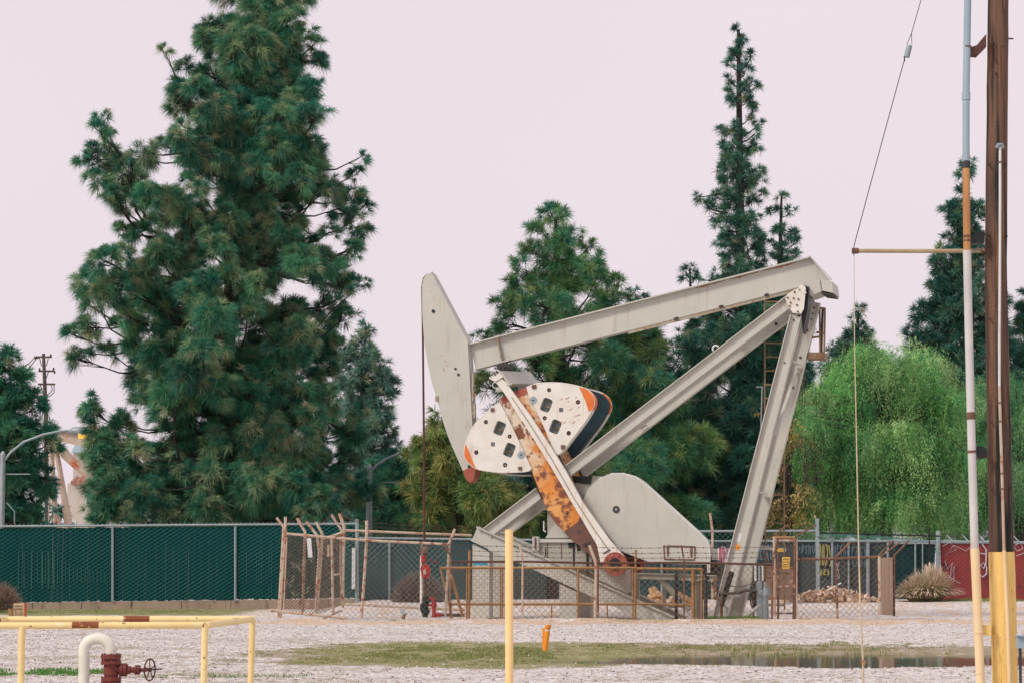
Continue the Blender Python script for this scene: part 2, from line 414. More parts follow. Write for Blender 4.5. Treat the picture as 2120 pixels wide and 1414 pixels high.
g3 = mixc(ramp(sep0.outputs[2], 0.93, 0.95, (0, 0, 0, 1), (1, 1, 1, 1)), g3, col(132, 114, 106))
dirt = ramp(noise(0.9, 8, 0.75), 0.52, 0.64, (0, 0, 0, 1), (1, 1, 1, 1))
sm = n.new("ShaderNodeMath"); sm.operation = 'MULTIPLY'; sm.inputs[1].default_value = 0.5; l.new(dirt, sm.inputs[0])
g3 = mixc(sm.outputs[0], g3, col(176, 150, 132))
at_ = n.new("ShaderNodeAttribute"); at_.attribute_name = "tint"
sep = n.new("ShaderNodeSeparateColor"); l.new(at_.outputs["Color"], sep.inputs[0])
def edge(ch, sc_, lo=0.35, hi=0.65):
    z = noise(sc_, 6, 0.75)
    a = n.new("ShaderNodeMath"); a.operation = 'SUBTRACT'; l.new(z, a.inputs[0]); a.inputs[1].default_value = 0.5
    bb = n.new("ShaderNodeMath"); bb.operation = 'MULTIPLY_ADD'; l.new(a.outputs[0], bb.inputs[0]); bb.inputs[1].default_value = 1.7; l.new(ch, bb.inputs[2])
    r = n.new("ShaderNodeMapRange"); l.new(bb.outputs[0], r.inputs[0]); r.inputs[1].default_value = lo; r.inputs[2].default_value = hi
    return r.outputs[0]
bermc = ramp(noise(5.0, 6, 0.7), 0.35, 0.65, col(190, 158, 132), col(220, 194, 172))
c1 = mixc(edge(sep.outputs[2], 2.5), g3, bermc)
mudc = ramp(noise(2.2, 8, 0.75), 0.38, 0.62, col(140, 124, 100), col(184, 164, 146))
c2 = mixc(edge(sep.outputs[0], 3.0), c1, mudc)
grc = ramp(noise(1.6, 8, 0.8), 0.38, 0.62, col(116, 120, 70), col(170, 156, 118))
c3 = mixc(edge(sep.outputs[1], 5.0, 0.42, 0.72), c2, grc)
l.new(c3, b.inputs["Base Color"])
bp = n.new("ShaderNodeBump"); bp.inputs["Strength"].default_value = 0.9; bp.inputs["Distance"].default_value = 0.03
l.new(noise(14.0, 5, 0.8), bp.inputs["Height"]); l.new(bp.outputs[0], b.inputs["Normal"])
ground = np_mesh('ground', gv, gq, np.zeros((0, 3), int), gm, tint=tint, kind='structure')

# rain puddle
wm = bpy.data.materials.new('puddle_water'); wm.use_nodes = True
b = wm.node_tree.nodes["Principled BSDF"]
b.inputs["Base Color"].default_value = col(84, 80, 62); b.inputs["Roughness"].default_value = 0.08
b.inputs["IOR"].default_value = 1.33; b.inputs["Specular IOR Level"].default_value = 0.5
zn = wm.node_tree.nodes.new("ShaderNodeTexNoise"); zn.inputs["Scale"].default_value = 3.0
bz = wm.node_tree.nodes.new("ShaderNodeBump"); bz.inputs["Strength"].default_value = 0.08; bz.inputs["Distance"].default_value = 0.02
wm.node_tree.links.new(zn.outputs[0], bz.inputs["Height"]); wm.node_tree.links.new(bz.outputs[0], b.inputs["Normal"])
pw = MB()
pts = []
for k in range(48):
    a = 2 * math.pi * k / 48
    pts.append(V((6.6 + 7.2 * math.cos(a), 45.6 + 4.2 * math.sin(a), -0.085)))
pw.v = pts; pw.f = [tuple(range(48))]
water = pw.build('water', wm, kind='structure')

# loose stones
rng = np.random.default_rng(7)
def stones(n_, f):
    t = rng.random(n_)
    y = 32 + (t ** 0.8) * 46
    x = (rng.random(n_) - 0.5) * 0.47 * y
    s = f * (0.008 + 0.022 * rng.random(n_) ** 4)
    z = gh(x, y); inb = (y > 41.5) & (y < 53) & (x > -5) & (rng.random(n_) < .85); s = np.where(inb | (pud_mask(x, y) > .35), 0.0015, s)
    oct_ = np.array([[1, 0, 0], [-1, 0, 0], [0, 1, 0], [0, -1, 0], [0, 0, 1], [0, 0, -1.]])
    v = oct_[None] * (0.6 + 0.8 * rng.random((n_, 6, 1))) * s[:, None, None]
    ang = rng.random(n_) * 6.28; c_, s_ = np.cos(ang)[:, None], np.sin(ang)[:, None]
    vx = v[:, :, 0] * c_ - v[:, :, 1] * s_; vy = v[:, :, 0] * s_ + v[:, :, 1] * c_
    v = np.stack([vx + x[:, None], vy + y[:, None], v[:, :, 2] * 0.7 + z[:, None] + 0.004], 2)
    tr = np.array([[0, 2, 4], [2, 1, 4], [1, 3, 4], [3, 0, 4], [2, 0, 5], [1, 2, 5], [3, 1, 5], [0, 3, 5]])
    tris = (tr[None] + (np.arange(n_) * 6)[:, None, None]).reshape(-1, 3)
    pal = np.array([col(226, 214, 210)[:3], col(196, 182, 176)[:3], col(150, 130, 122)[:3], col(104, 88, 82)[:3], col(242, 236, 232)[:3]])
    cc = pal[rng.choice(5, n_, p=[.42, .26, .12, .03, .17])]
    return v.reshape(-1, 3), tris, np.repeat(cc, 6, 0)
v_, t_, c_ = stones(60000, 1.0)
so = np_mesh('gravel', v_, np.zeros((0, 4), int), t_, M['drybrush'], tint=c_, kind='stuff')
so['label'] = 'loose pale gravel stones scattered over the yard'

# grass blades on the damp band, along the kerb and in the near strip
def blades(regions):
    P = []
    for (x0, x1, y0, y1, n_, h, key, cols) in regions:
        x = x0 + (x1 - x0) * rng.random(n_); y = y0 + (y1 - y0) * rng.random(n_)
        dn = fbm(x * 1.3, y * 1.1, 4, 21) * 0.5 + fbm(x * 4, y * 3, 2, 33) * 0.5
        ex = (2 * np.abs((x - x0) / (x1 - x0) - 0.5)) ** 4 * 0.25 + (2 * np.abs((y - y0) / (y1 - y0) - 0.5)) ** 3 * 0.25
        k = dn > key + ex
        if key > 0.4: k &= pud_mask(x, y) < 0.75 + 0.25 * (rng.random(n_) < 0.15)
        x, y = x[k], y[k]; m_ = len(x)
        hh = h * (0.4 + 0.9 * rng.random(m_)); z = gh(x, y) - 0.005
        a = rng.random(m_) * 6.28; w = 0.012
        le = (rng.random((m_, 2)) - 0.5) * hh[:, None] * 0.9
        b0 = np.stack([x - w * np.cos(a), y - w * np.sin(a), z], 1); b1 = np.stack([x + w * np.cos(a), y + w * np.sin(a), z], 1)
        tp = np.stack([x + le[:, 0], y + le[:, 1], z + hh], 1)
        cc = np.array(cols)[rng.integers(0, len(cols), m_)]
        P.append((np.stack([b0, b1, tp], 1).reshape(-1, 3), np.repeat(cc, 3, 0)))
    v = np.concatenate([p[0] for p in P]); c = np.concatenate([p[1] for p in P])
    return v, np.arange(len(v)).reshape(-1, 3), c
OL = [col(132, 134, 78)[:3], col(156, 148, 96)[:3], col(180, 164, 124)[:3], col(108, 122, 66)[:3]]
GR = [col(92, 142, 62)[:3], col(70, 124, 58)[:3], col(120, 150, 72)[:3]]
STR = [col(196, 176, 134)[:3], col(150, 146, 88)[:3], col(110, 128, 66)[:3]]
v_, t_, c_ = blades([
    (-5.8, 2.0, 41.0, 54.0, 40000, 0.03, 0.46, OL), (0.5, 10.4, 47.6, 54.0, 30000, 0.035, 0.46, OL), (0.5, 10.4, 41.0, 42.6, 3000, 0.025, 0.50, OL), (-3.6, 1.2, 43.0, 51.5, 16000, 0.05, 0.46, GR[2:] + OL),
    (-22, -10.2, 84.5, 93.2, 16000, 0.035, 0.44, GR + OL), (-9.5, -6.6, 37.6, 40.2, 4000, 0.06, 0.36, GR),
    (1.5, 10, 46.6, 50.4, 2600, 0.11, 0.53, STR), (-7, -2.6, 36.8, 38.4, 2500, 0.035, 0.5, OL + GR),
    (-3, 12, 71.3, 72.4, 5000, 0.035, 0.48, STR), (6.4, 8.2, 74.8, 75.8, 2500, 0.16, 0.36, GR), (1, 3.2, 43.2, 45, 2500, .05, .42, GR),
    (17, 21, 92, 95, 2500, .12, .36, GR + STR), (-7, 12, 74.3, 75.0, 5000, .07, .52, STR + OL), (-5, 8, 77, 80, 2500, .08, .56, STR + OL), (-1.2, 0.9, 30, 32, 900, .06, .5, OL)])
go = np_mesh('grass', v_, np.zeros((0, 4), int), t_, M['leaf'], tint=c_, kind='stuff')
go['label'] = 'low olive and green grass growing in the damp gravel and along the kerb'

# ---------------------------------------------------------------- trees
def unit(a): return a / np.maximum(np.linalg.norm(a, axis=-1, keepdims=True), 1e-9)
def needle_mesh(pos, axs, L, W, nper, cols, spread=0.75, droop=0.35, bent=True, rg=None):
    """pos, axs (n,3): tufts; every tuft is a burst of nper tapering needles that arch over"""
    n_ = len(pos)
    p = np.repeat(pos, nper, 0); a = np.repeat(axs, nper, 0); c = np.repeat(cols, nper, 0)
    N = len(p)
    d = unit(a * 0.85 + rg.normal(size=(N, 3)) * spread)
    ln = np.repeat(L, nper)[:, None] * (0.55 + 0.6 * rg.random((N, 1)))
    side = unit(np.cross(d, rg.normal(size=(N, 3)))) * W
    p = p + d * ln * 0.08
    c = c * (0.7 + 0.6 * rg.random((N, 1)))
    if bent:
        m_ = p + d * ln * 0.5 + np.array([0, 0, -1.]) * ln * droop * 0.2
        e = p + d * ln * 0.92 + np.array([0, 0, -1.]) * ln * droop
        v = np.stack([p - side * .5, p + side * .5, m_ + side * .6, m_ - side * .6, e], 1).reshape(-1, 3)
        b_ = np.arange(N) * 5
        return v, np.stack([b_, b_ + 1, b_ + 2, b_ + 3], 1), np.stack([b_ + 3, b_ + 2, b_ + 4], 1), np.repeat(c, 5, 0)
    e = p + d * ln + np.array([0, 0, -1.]) * ln * droop
    v = np.stack([p - side * .6, p + side * .6, e], 1).reshape(-1, 3)
    b_ = np.arange(N) * 3
    return v, np.zeros((0, 4), int), np.stack([b_, b_ + 1, b_ + 2], 1), np.repeat(c, 3, 0)

def pal(*cs): return np.array([col(*c)[:3] for c in cs])
PINE = pal((56, 124, 100), (72, 140, 108), (46, 108, 98), (94, 152, 112))
PINE_TIP = pal((164, 176, 128), (136, 166, 120), (184, 178, 138))
PINE_FAR = pal((60, 112, 98), (76, 128, 106), (52, 100, 94), (96, 140, 112))
PINE_WARM = pal((96, 140, 86), (126, 158, 92), (156, 166, 98), (70, 124, 82))

def pine(label, blobs, trunk, tufts=90, nper=26, L=0.8, W=0.035, palette=PINE, tips=PINE_TIP, tipamt=0.22, seed=1, bent=True, bark='bark', wood=(0.35, 0.05), group='pine trees beyond the fences', twig=0.5, name='pine_tree', shell=0.5, spread=0.75, droop=0.35, flat=0.85, cat='pine tree', clump=0.38):
    """blobs: list of (x, y, z, r): masses of foliage at branch ends. trunk: list of points."""
    rg = np.random.default_rng(seed)
    tr = [V(t) for t in trunk]
    base = tr[0]
    root = thing(name, label, cat, base, group)
    B = np.array(blobs)
    P, A, LL, CC = [], [], [], []
    m = MB()
    k = len(tr)
    rr = [wood[0] + (wood[1] - wood[0]) * (i / (k - 1)) for i in range(k)]
    m.tube(tr, rr, 8)
    tz = np.array([t.z for t in tr]); tx = np.array([t.x for t in tr]); ty = np.array([t.y for t in tr])
    AXD = [math.hypot(q[0] - np.interp(q[2], tz, tx), q[1] - np.interp(q[2], tz, ty)) for q in blobs]
    for (bx, by, bz, r) in B:
        c = np.array([bx, by, bz])
        n_ = max(5, int(tufts * r * r))
        # tufts gather on a few twigs of the bough, with gaps between them
        nl = max(3, int(3 + r * 3.5)); lob = unit(rg.normal(size=(nl, 3)) + np.array([0, 0, 0.2]))
        d = unit(lob[rg.integers(0, nl, n_)] + rg.normal(size=(n_, 3)) * clump)
        q = (shell + (1 - shell) * rg.random((n_, 1)) ** 0.7) * (0.9 + 0.25 * rg.random((n_, 1)))
        P.append(c + d * q * r * np.array([1, 1, flat]))
        A.append(unit(d * 0.8 + np.array([0, 0, 0.55])))
        LL.append(np.full(n_, L) * (0.8 + 0.4 * rg.random(n_)) * min(1.0, 0.55 + r * 0.45))
        base_c = palette[rg.integers(0, len(palette))]
        cc = 0.5 * base_c + 0.5 * palette[rg.integers(0, len(palette), n_)]
        ta = tipamt * (0.3 + 1.6 * rg.random())
        w_ = (rg.random(n_) < ta)[:, None] * (0.4 + 0.6 * rg.random((n_, 1)))
        cc = cc * (1 - w_) + tips[rg.integers(0, len(tips), n_)] * w_
        CC.append(cc * (0.8 + 0.4 * rg.random()) * (0.75 + 0.5 * rg.random((n_, 1))))
        # limb: from the nearest bough further in and lower, or else from the trunk
        axd = math.hypot(bx - np.interp(bz, tz, tx), by - np.interp(bz, tz, ty))
        hz = max(tz[0] + 0.6, min(tz[-1], bz - 0.35 * axd - 0.2))
        s0 = V((float(np.interp(hz, tz, tx)), float(np.interp(hz, tz, ty)), hz))
        best = (s0 - V((bx, by, bz))).length; r0 = float(np.interp(hz, tz, rr)) * 0.45
        for (qx, qy, qz, qr), qd in zip(blobs, AXD):
            if qd < axd * 0.8 and qz < bz + 0.3:
                dd = math.sqrt((qx - bx) ** 2 + (qy - by) ** 2 + (qz - bz) ** 2)
                if 0.2 < dd < best * 0.8: best = dd; s0 = V((qx, qy, qz)); r0 = 0.06
        e0 = V((bx, by, bz)); mid = (s0 + e0) / 2 + V((0, 0, -0.10 * best)) + V(tuple(rg.normal(size=3) * 0.05 * best))
        m.tube([s0, mid, e0], [max(min(r0, .02 + .05 * best), 0.03), max(min(r0, .02 + .05 * best) * .6, 0.024), 0.018], 5, False)
        nt_ = int(twig * n_)
        for t_i in range(min(nt_, 26)):
            e = V(tuple(P[-1][t_i])); s1 = mid.lerp(e0, 0.3 + 0.7 * rg.random())
            m.tube([s1, (s1 + e) / 2 + V((0, 0, -0.06)), e], [0.02, 0.016, 0.01], 3, False)
    m.build('trunk', M[bark], root, True)
    P, A, LL, CC = np.concatenate(P), np.concatenate(A), np.concatenate(LL), np.concatenate(CC)
    v, q, t, c = needle_mesh(P, A, LL, W, nper, CC, spread, droop, bent, rg)
    np_mesh('crown', v, q, t, M['needle'], root, tint=c)
    return root

def prof_blobs(prof, Yd, seed, rk=0.42, rmin=9, step=0.85, dens=1.0):
    """profile rows (py, left px, right px) -> foliage masses round a trunk at distance Yd"""
    rg = np.random.default_rng(seed)
    pr = np.array(prof, float); out = []; py = pr[0, 0]
    while py < pr[-1, 0]:
        xl, xr = np.interp(py, pr[:, 0], pr[:, 1]), np.interp(py, pr[:, 0], pr[:, 2])
        hw = (xr - xl) / 2; cx = (xl + xr) / 2
        r = max(rmin, hw * rk * (0.8 + 0.4 * rg.random())); r = min(r, 62)
        hw *= 0.72 + 0.34 * rg.random(); cx += rg.normal() * hw * 0.08
        k = max(1, int(dens * 2.0 * hw / r)) if hw > rmin * 1.4 else 1
        a0 = rg.random() * 6.28
        for i in range(k):
            a = a0 + 6.28 * i / k + rg.normal() * 0.25
            if k > 2 and i == 0: a = math.pi + rg.normal() * 0.1
            if k > 2 and i == 1: a = rg.normal() * 0.1
            q = max(hw * 1.1 - r * 0.75, 0) * (1.0 if i < 2 else (0.45 + 0.55 * rg.random()))
            px = cx + q * math.cos(a); dy = q * math.sin(a) / F * Yd
            w = at(px, py + rg.normal() * r * 0.3, Yd)
            out.append((w.x, w.y + dy, w.z, r / F * Yd))
        if hw > r * 1.5: 
            w = at(cx, py, Yd); out.append((w.x, w.y, w.z, r * 1.1 / F * Yd))
        py += r * step * (0.8 + 0.4 * rg.random())
    return out
def trunk_pts(prof, Yd, lean=0, zb=None):
    pr = np.array(prof, float); top = at((pr[0, 1] + pr[0, 2]) / 2, pr[0, 0], Yd)
    bx = gx((pr[-1, 1] + pr[-1, 2]) / 2 + lean, Yd); zb = float(gh(bx, Yd)) if zb is None else zb
    pts = []
    rg = np.random.default_rng(int(abs(bx) * 100))
    K = 7
    for i in range(K):
        t = i / (K - 1); pts.append((bx * (1 - t) + top.x * t + (rg.normal() * 0.15 if 0 < i < K - 1 else 0), Yd, (zb - 0.3) * (1 - t) + top.z * t))
    return pts

# the big pine on the left: its masses, in the order they stand from the top down
BT = [(205,940,26),(190,1010,26),(225,970,34),(200,1060,30),(260,1000,44),(165,620,16),(500,60,60),(560,110,60),(510,150,60),(440,200,48),(570,200,60),(500,240,60),(620,300,60),(440,310,50),(520,300,60),(340,360,34),(560,440,60),(420,500,60),(520,540,66),(640,540,50),(690,555,40),(300,440,34),(330,620,60),(450,640,70),(560,640,60),(610,760,60),(500,780,70),(390,760,56),(290,770,40),(260,650,44),(640,900,60),(560,900,70),(420,960,70),(300,940,50),(540,1000,60),(640,1030,60),(360,1060,60),(500,1070,60),(760,1000,30),(180,335,20),(205,350,28),(232,312,24),(252,325,24),(275,350,26),(215,378,30),(250,385,32),(285,400,30),(205,296,20),(238,412,28),(560,355,60),(655,365,28),(752,345,18),(700,432,34),(665,405,28),(755,482,24),(722,492,30),(745,415,26),(660,640,30),(750,590,18),(340,300,28),(350,120,20),(650,95,26),(668,130,18),(440,40,34),(160,720,22),(260,570,40),(300,500,44),(540,10,95),(600,55,65),(420,60,46),(480,110,72),(625,130,50),(400,155,44),(540,180,85),(640,225,52),(385,225,40),(460,265,75),(580,285,80),(668,278,36),(395,330,55),(480,370,90),(600,385,72),(680,395,38),(735,350,28),(722,400,34),(735,450,34),(690,505,48),(585,500,58),(480,480,90),(380,440,72),(715,575,46),(738,612,22),(630,585,80),(500,595,95),(370,560,82),(285,372,38),(245,345,34),(195,318,28),(185,365,24),(222,290,30),(208,240,20),(210,262,18),(252,430,44),(262,500,46),(235,555,44),(195,592,34),(215,628,40),(290,625,76),(165,700,30),(190,680,36),(235,715,56),(170,745,28),(330,730,86),(450,720,96),(580,700,90),(665,690,52),(710,655,34),(420,820,96),(330,820,66),(560,820,96),(680,770,60),(655,850,78),(715,880,54),(750,868,34),(500,920,100),(370,900,84),(270,890,58),(190,850,26),(255,960,66),(350,1000,86),(480,1010,96),(600,960,92),(700,970,66),(735,1030,50),(600,1055,80),(310,1050,64),(232,1010,44),(420,1065,80),(240,1060,40),(690,1060,50),(200,905,26),(210,985,24)]
rg = np.random.default_rng(3)
Yb = 103.0
bl = []
OUT = {}
for (px, py, r) in BT:
    row = [q for q in BT if abs(q[1] - py) < 70]
    xl, xr = min(q[0] - q[2] for q in row), max(q[0] + q[2] for q in row)
    tx_ = 470 + (py - 500) * 0.02; R = max((xr - xl) / 2, 60)
    dx = abs(px - (xl + xr) / 2); dep = math.sqrt(max(R * R - dx * dx, 0)) * 0.8
    edge_ = px - r < xl + 60 or px + r > xr - 60
    k = 1 if edge_ or r < 45 else 3
    for i in range(k):
        y_ = (-dep * (0.35 + 0.5 * rg.random()), dep * (0.3 + 0.6 * rg.random()), dep * 0.5 * rg.normal())[i] if k == 3 else dep * 0.5 * rg.normal()
        jx, jy = (0, 0) if i == 0 else (rg.normal() * 22, rg.normal() * 22)
        w = at(px + jx, py + jy, Yb)
        rr_ = r / F * Yb * 0.80
        for sx in range(5 if r > 60 else (3 if r > 40 else 1)):        # a large mass is several boughs
            o_ = rg.normal(size=3) * rr_ * (0.46 if r > 40 else 0)
            bl.append((w.x + o_[0], w.y + y_ / F * Yb + o_[1], w.z + o_[2] * 0.8, rr_ * ((0.42 if r > 60 else 0.55 if r > 40 else 1.0) * (0.8 + 0.4 * rg.random()))))
tb = [(gx(470, Yb), Yb, -0.3), (gx(476, Yb), Yb, 4), (at(470, 800, Yb).x, Yb, at(470, 800, Yb).z), (at(480, 500, Yb).x, Yb, at(480, 500, Yb).z), (at(520, 250, Yb).x, Yb, at(520, 250, Yb).z), (at(545, 0, Yb).x, Yb, at(545, 0, Yb).z), (at(550, -60, Yb).x, Yb, at(550, -60, Yb).z)]
for (px, py, r) in [(545, -50, 50), (590, -40, 40), (480, -40, 50)]:
    w = at(px, py, Yb); bl.append((w.x, w.y, w.z, r / F * Yb))
pine('huge dark green pine towering behind the left green fence, cut off by the top edge', bl, tb, tufts=92, nper=60, L=0.62, W=0.0125, seed=5, tipamt=0.34, wood=(0.45, 0.07), name='pine_tree', shell=0.3, spread=0.56, droop=0.36)

def auto(label, prof, Yd, seed, **kw):
    kw.setdefault('spread', 0.72); kw.setdefault('droop', 0.22); kw.setdefault('shell', 0.4)
    pk = {k: kw.pop(k) for k in ('rk', 'rmin', 'step', 'dens') if k in kw}
    lean = kw.pop('lean', 0)
    return pine(label, prof_blobs(prof, Yd, seed, **pk), trunk_pts(prof, Yd, lean), seed=seed, **kw)
def traced(rows, ox, oy, k, Yd, seed, rk=1.0, split=30):
    """rows of (x, y, r) read off an enlarged view of the photograph"""
    rg = np.random.default_rng(seed); out = []
    for (x, y, r) in rows:
        px, py, r_ = ox + x / k, oy + y / k, r / k * rk
        same = [q for q in rows if abs(q[1] - y) < 60]
        hw = (max(q[0] for q in same) - min(q[0] for q in same)) / 2 / k
        mid_ = (max(q[0] for q in same) + min(q[0] for q in same)) / 2 / k + ox
        dep = math.sqrt(max(hw * hw - (px - mid_) ** 2, 0)) * rg.normal() * 0.6
        w = at(px, py, Yd); out.append((w.x, w.y + dep / F * Yd, w.z, r_ / F * Yd))
        if abs(px - mid_) < hw * 0.6 and r_ > 8:
            w = at(px + rg.normal() * r_ * .4, py + rg.normal() * r_ * .4, Yd); out.append((w.x, w.y - dep / F * Yd, w.z, r_ / F * Yd))
    return out
SPI = [(325,60,30),(345,110,25),(310,130,20),(345,150,25),(300,190,25),(390,190,25),(270,235,30),(370,235,30),(360,270,28),(270,320,35),(400,320,35),(360,350,25),(410,360,25),(270,390,22),(300,430,28),(370,405,25),(410,440,25),(400,475,25),(380,520,15),(430,555,25),(240,585,30),(290,590,40),(340,610,25),(410,600,30),(430,650,28),(230,670,35),(290,680,40),(380,670,35),(210,775,30),(260,730,40),(330,740,40),(420,700,20),(290,800,50),(390,800,45),(440,790,30),(240,850,25),(340,870,50),(430,860,30),(130,930,25),(150,970,30),(230,920,40),(300,940,50),(400,940,45),(450,910,15),(180,1010,35),(250,1020,45),(340,1020,50),(410,1040,35),(220,1080,30),(290,1100,55),(380,1110,50),(440,1140,25),(230,1170,30),(300,1190,55),(390,1200,50),(440,1210,25),(470,1150,18),(240,1260,30),(300,1280,50),(390,1270,45),(460,1280,22),(240,1320,35),(320,1330,50)]
SPL = [(600,1475,1600),(640,1440,1625),(760,1430,1650),(900,1435,1650),(1100,1425,1665)]
KF = dict(nper=56, L=0.62, W=0.0155, spread=0.72, droop=0.22, shell=0.4)
pine('tall spire-like pine with bare gaps near its top, rising right of the beam', traced(SPI, 1400, 40, 2.525, 112, 21, 1.0) + prof_blobs(SPL, 112, 21, rk=0.3, rmin=16, dens=0.9), [(gx(1528, 112), 112, 0), (gx(1530, 112), 112, 4), tuple(at(1532, 700, 112)), tuple(at(1532, 400, 112)), tuple(at(1530, 200, 112)), tuple(at(1529, 62, 112))], tufts=58, palette=PINE_FAR, tipamt=0.1, seed=21, wood=(0.4, 0.07), **KF)
CEN = [(1150,455,28),(1120,480,28),(1180,490,32),(1225,505,24),(1100,520,30),(1150,530,38),(1205,545,32),(1085,560,28),(1238,562,20),(1058,590,28),(1110,600,42),(1170,600,42),(1230,600,30),(1280,590,24),(1300,612,20),(1262,628,24),(1045,622,24),(1060,660,34),(1120,660,46),(1190,660,46),(1250,655,32),(995,690,18),(1030,700,28),(1340,690,30),(1290,700,36),(1352,735,30),(1300,760,38),(1240,740,42),(1180,740,46),(1110,750,40),(1350,790,34),(1395,830,34),(1060,800,36),(1010,800,34)]
CEL = [(800,1010,1380),(870,985,1425),(930,960,1440),(1000,900,1460),(1100,890,1480)]
pine('rounded bushy pine behind the middle of the pumpjack beam', traced(CEN, 0, 0, 1.0, 108, 22, 1.0) + prof_blobs(CEL, 108, 22, rk=0.24, rmin=20, dens=0.8), [(gx(1165, 108), 108, 0), (gx(1160, 108), 108, 4), tuple(at(1158, 740, 108)), tuple(at(1155, 560, 108)), tuple(at(1150, 450, 108))], tufts=44, palette=np.concatenate([PINE, PINE_WARM]), tips=PINE_WARM, tipamt=0.3, seed=22, wood=(0.45, 0.08), **KF)
SMA = [(550,930,28),(500,1000,22),(600,1000,22),(545,990,16),(555,1100,28),(520,1110,18),(610,1120,22),(500,1180,22),(560,1190,25),(640,1160,22),(500,1250,22),(550,1250,28),(610,1230,28),(635,1225,20),(560,1320,40),(620,1310,30),(500,1330,30)]
pine('small slender pine with open whorls beside the tall spire', traced(SMA, 1400, 40, 2.525, 112, 24) + prof_blobs([(590,1590,1665),(760,1575,1680),(1000,1575,1680)], 112, 24, rk=0.4, rmin=14, dens=0.8), [(gx(1618, 112), 112, 0), tuple(at(1612, 600, 112)), tuple(at(1616, 500, 112)), tuple(at(1618, 405, 112))], tufts=60, palette=PINE_FAR, tipamt=0.05, seed=24, wood=(0.2, 0.05), **KF)
MIDS = [(1430,560,14),(1420,575,8),(1440,575,8),(1475,582,12),(1437,672,18),(1415,695,14),(1455,700,16),(1400,735,16),(1440,740,22),(1470,760,20),(1410,790,24),(1450,810,30),(1480,860,34),(1420,880,34),(1390,930,34),(1460,950,40)]
pine('young pine with a lone tip poking up above the beam', traced(MIDS, 0, 0, 1.0, 115, 25), [(gx(1440, 115), 115, 0), tuple(at(1436, 800, 115)), tuple(at(1432, 660, 115)), tuple(at(1428, 556, 115))], tufts=60, palette=PINE_FAR, tipamt=0.1, seed=25, wood=(0.2, 0.05), **KF)
auto('low yellowish green pine with yellow-olive tufts below the horsehead', [(862,905,925),(890,880,960),(930,858,1000),(990,850,1050),(1050,850,1090),(1105,860,1100)], 101, 23, tufts=52, nper=44, L=0.64, W=0.02, palette=PINE_WARM, tips=pal((176, 164, 96), (150, 150, 84)), tipamt=0.4, rk=0.29, rmin=18, wood=(0.3, 0.06))
auto('bushy pine peeking over the left shoulder of the pepper tree', [(648,1762,1792),(672,1760,1794),(696,1745,1800),(730,1722,1815),(790,1700,1860),(900,1700,1880),(1100,1700,1880)], 122, 26, tufts=43, nper=44, L=0.64, W=0.02, palette=PINE_FAR, tipamt=0.08, rk=0.29, rmin=15, wood=(0.35, 0.05))
auto('tall ragged pine partly hidden by the utility pole conduits', [(340,1996,2012),(380,1972,2022),(400,1985,2020),(430,1958,2038),(500,1952,2050),(535,1940,2050),(570,1926,2060),(640,1900,2070),(700,1886,2085),(780,1876,2100),(900,1880,2110),(1100,1890,2110)], 118, 27, tufts=43, nper=44, L=0.64, W=0.02, palette=PINE_FAR, tipamt=0.1, rk=0.30, rmin=15, wood=(0.4, 0.05))
auto('dark pine at the right edge behind the utility pole', [(570,2150,2180),(650,2108,2210),(760,2085,2240),(860,2080,2240),(1100,2080,2240)], 120, 28, tufts=40, nper=44, L=0.64, W=0.02, palette=PINE_FAR, tipamt=0.1, rk=0.29, rmin=18, wood=(0.4, 0.05))
auto('dark pine at the left edge behind the street lamp', [(712,-40,10),(735,-60,22),(760,-70,35),(790,-80,55),(830,-90,84),(880,-95,104),(950,-100,112),(1010,-95,112),(1090,-90,92)], 112, 29, tufts=49, nper=44, L=0.64, W=0.02, palette=PINE, tipamt=0.08, rk=0.24, rmin=18, wood=(0.4, 0.06))
auto('hazy grey-green pine behind the right side of the huge pine', [(672,746,768),(700,742,772),(720,708,778),(770,696,796),(800,700,816),(860,700,812),(920,698,818),(980,700,808),(1090,700,800)], 125, 30, tufts=46, nper=44, L=0.64, W=0.02, palette=pal((112, 148, 134), (124, 158, 138), (98, 136, 126)), tipamt=0.12, rk=0.29, rmin=15, wood=(0.35, 0.05))  # haze is put into the paler needle colours
auto('wide dark pine filling the gap between street lamp and horsehead', [(945,800,850),(975,770,900),(1010,745,930),(1050,735,960),(1110,735,980)], 116, 31, tufts=43, nper=44, L=0.64, W=0.02, palette=PINE, tipamt=0.1, rk=0.24, rmin=18, wood=(0.3, 0.05))
auto('broad dark pine behind the counterweights and belt guard', [(620,1300,1330),(700,1270,1390),(790,1240,1440),(880,1180,1470),(960,1120,1500),(1040,1100,1520),(1105,1100,1520)], 117, 32, tufts=37, nper=44, L=0.64, W=0.02, palette=PINE_FAR, tipamt=0.06, rk=0.23, rmin=22, wood=(0.4, 0.06))
auto('low dark pine behind the foot of the ladder', [(880,1500,1560),(940,1440,1620),(1020,1420,1660),(1105,1420,1700)], 121, 33, tufts=37, nper=44, L=0.64, W=0.02, palette=pal((36, 88, 84), (44, 102, 88)), tipamt=0.04, rk=0.24, rmin=22, wood=(0.3, 0.05))
auto('feathery young pine leaning out left of the huge pine', [(825,178,196),(850,168,200),(880,180,215),(920,185,240),(980,190,260),(1050,190,270),(1086,185,270)], 99.5, 34, tufts=49, nper=44, L=0.64, W=0.02, palette=PINE, tips=PINE_TIP, tipamt=0.35, rk=0.36, rmin=12, wood=(0.18, 0.04))
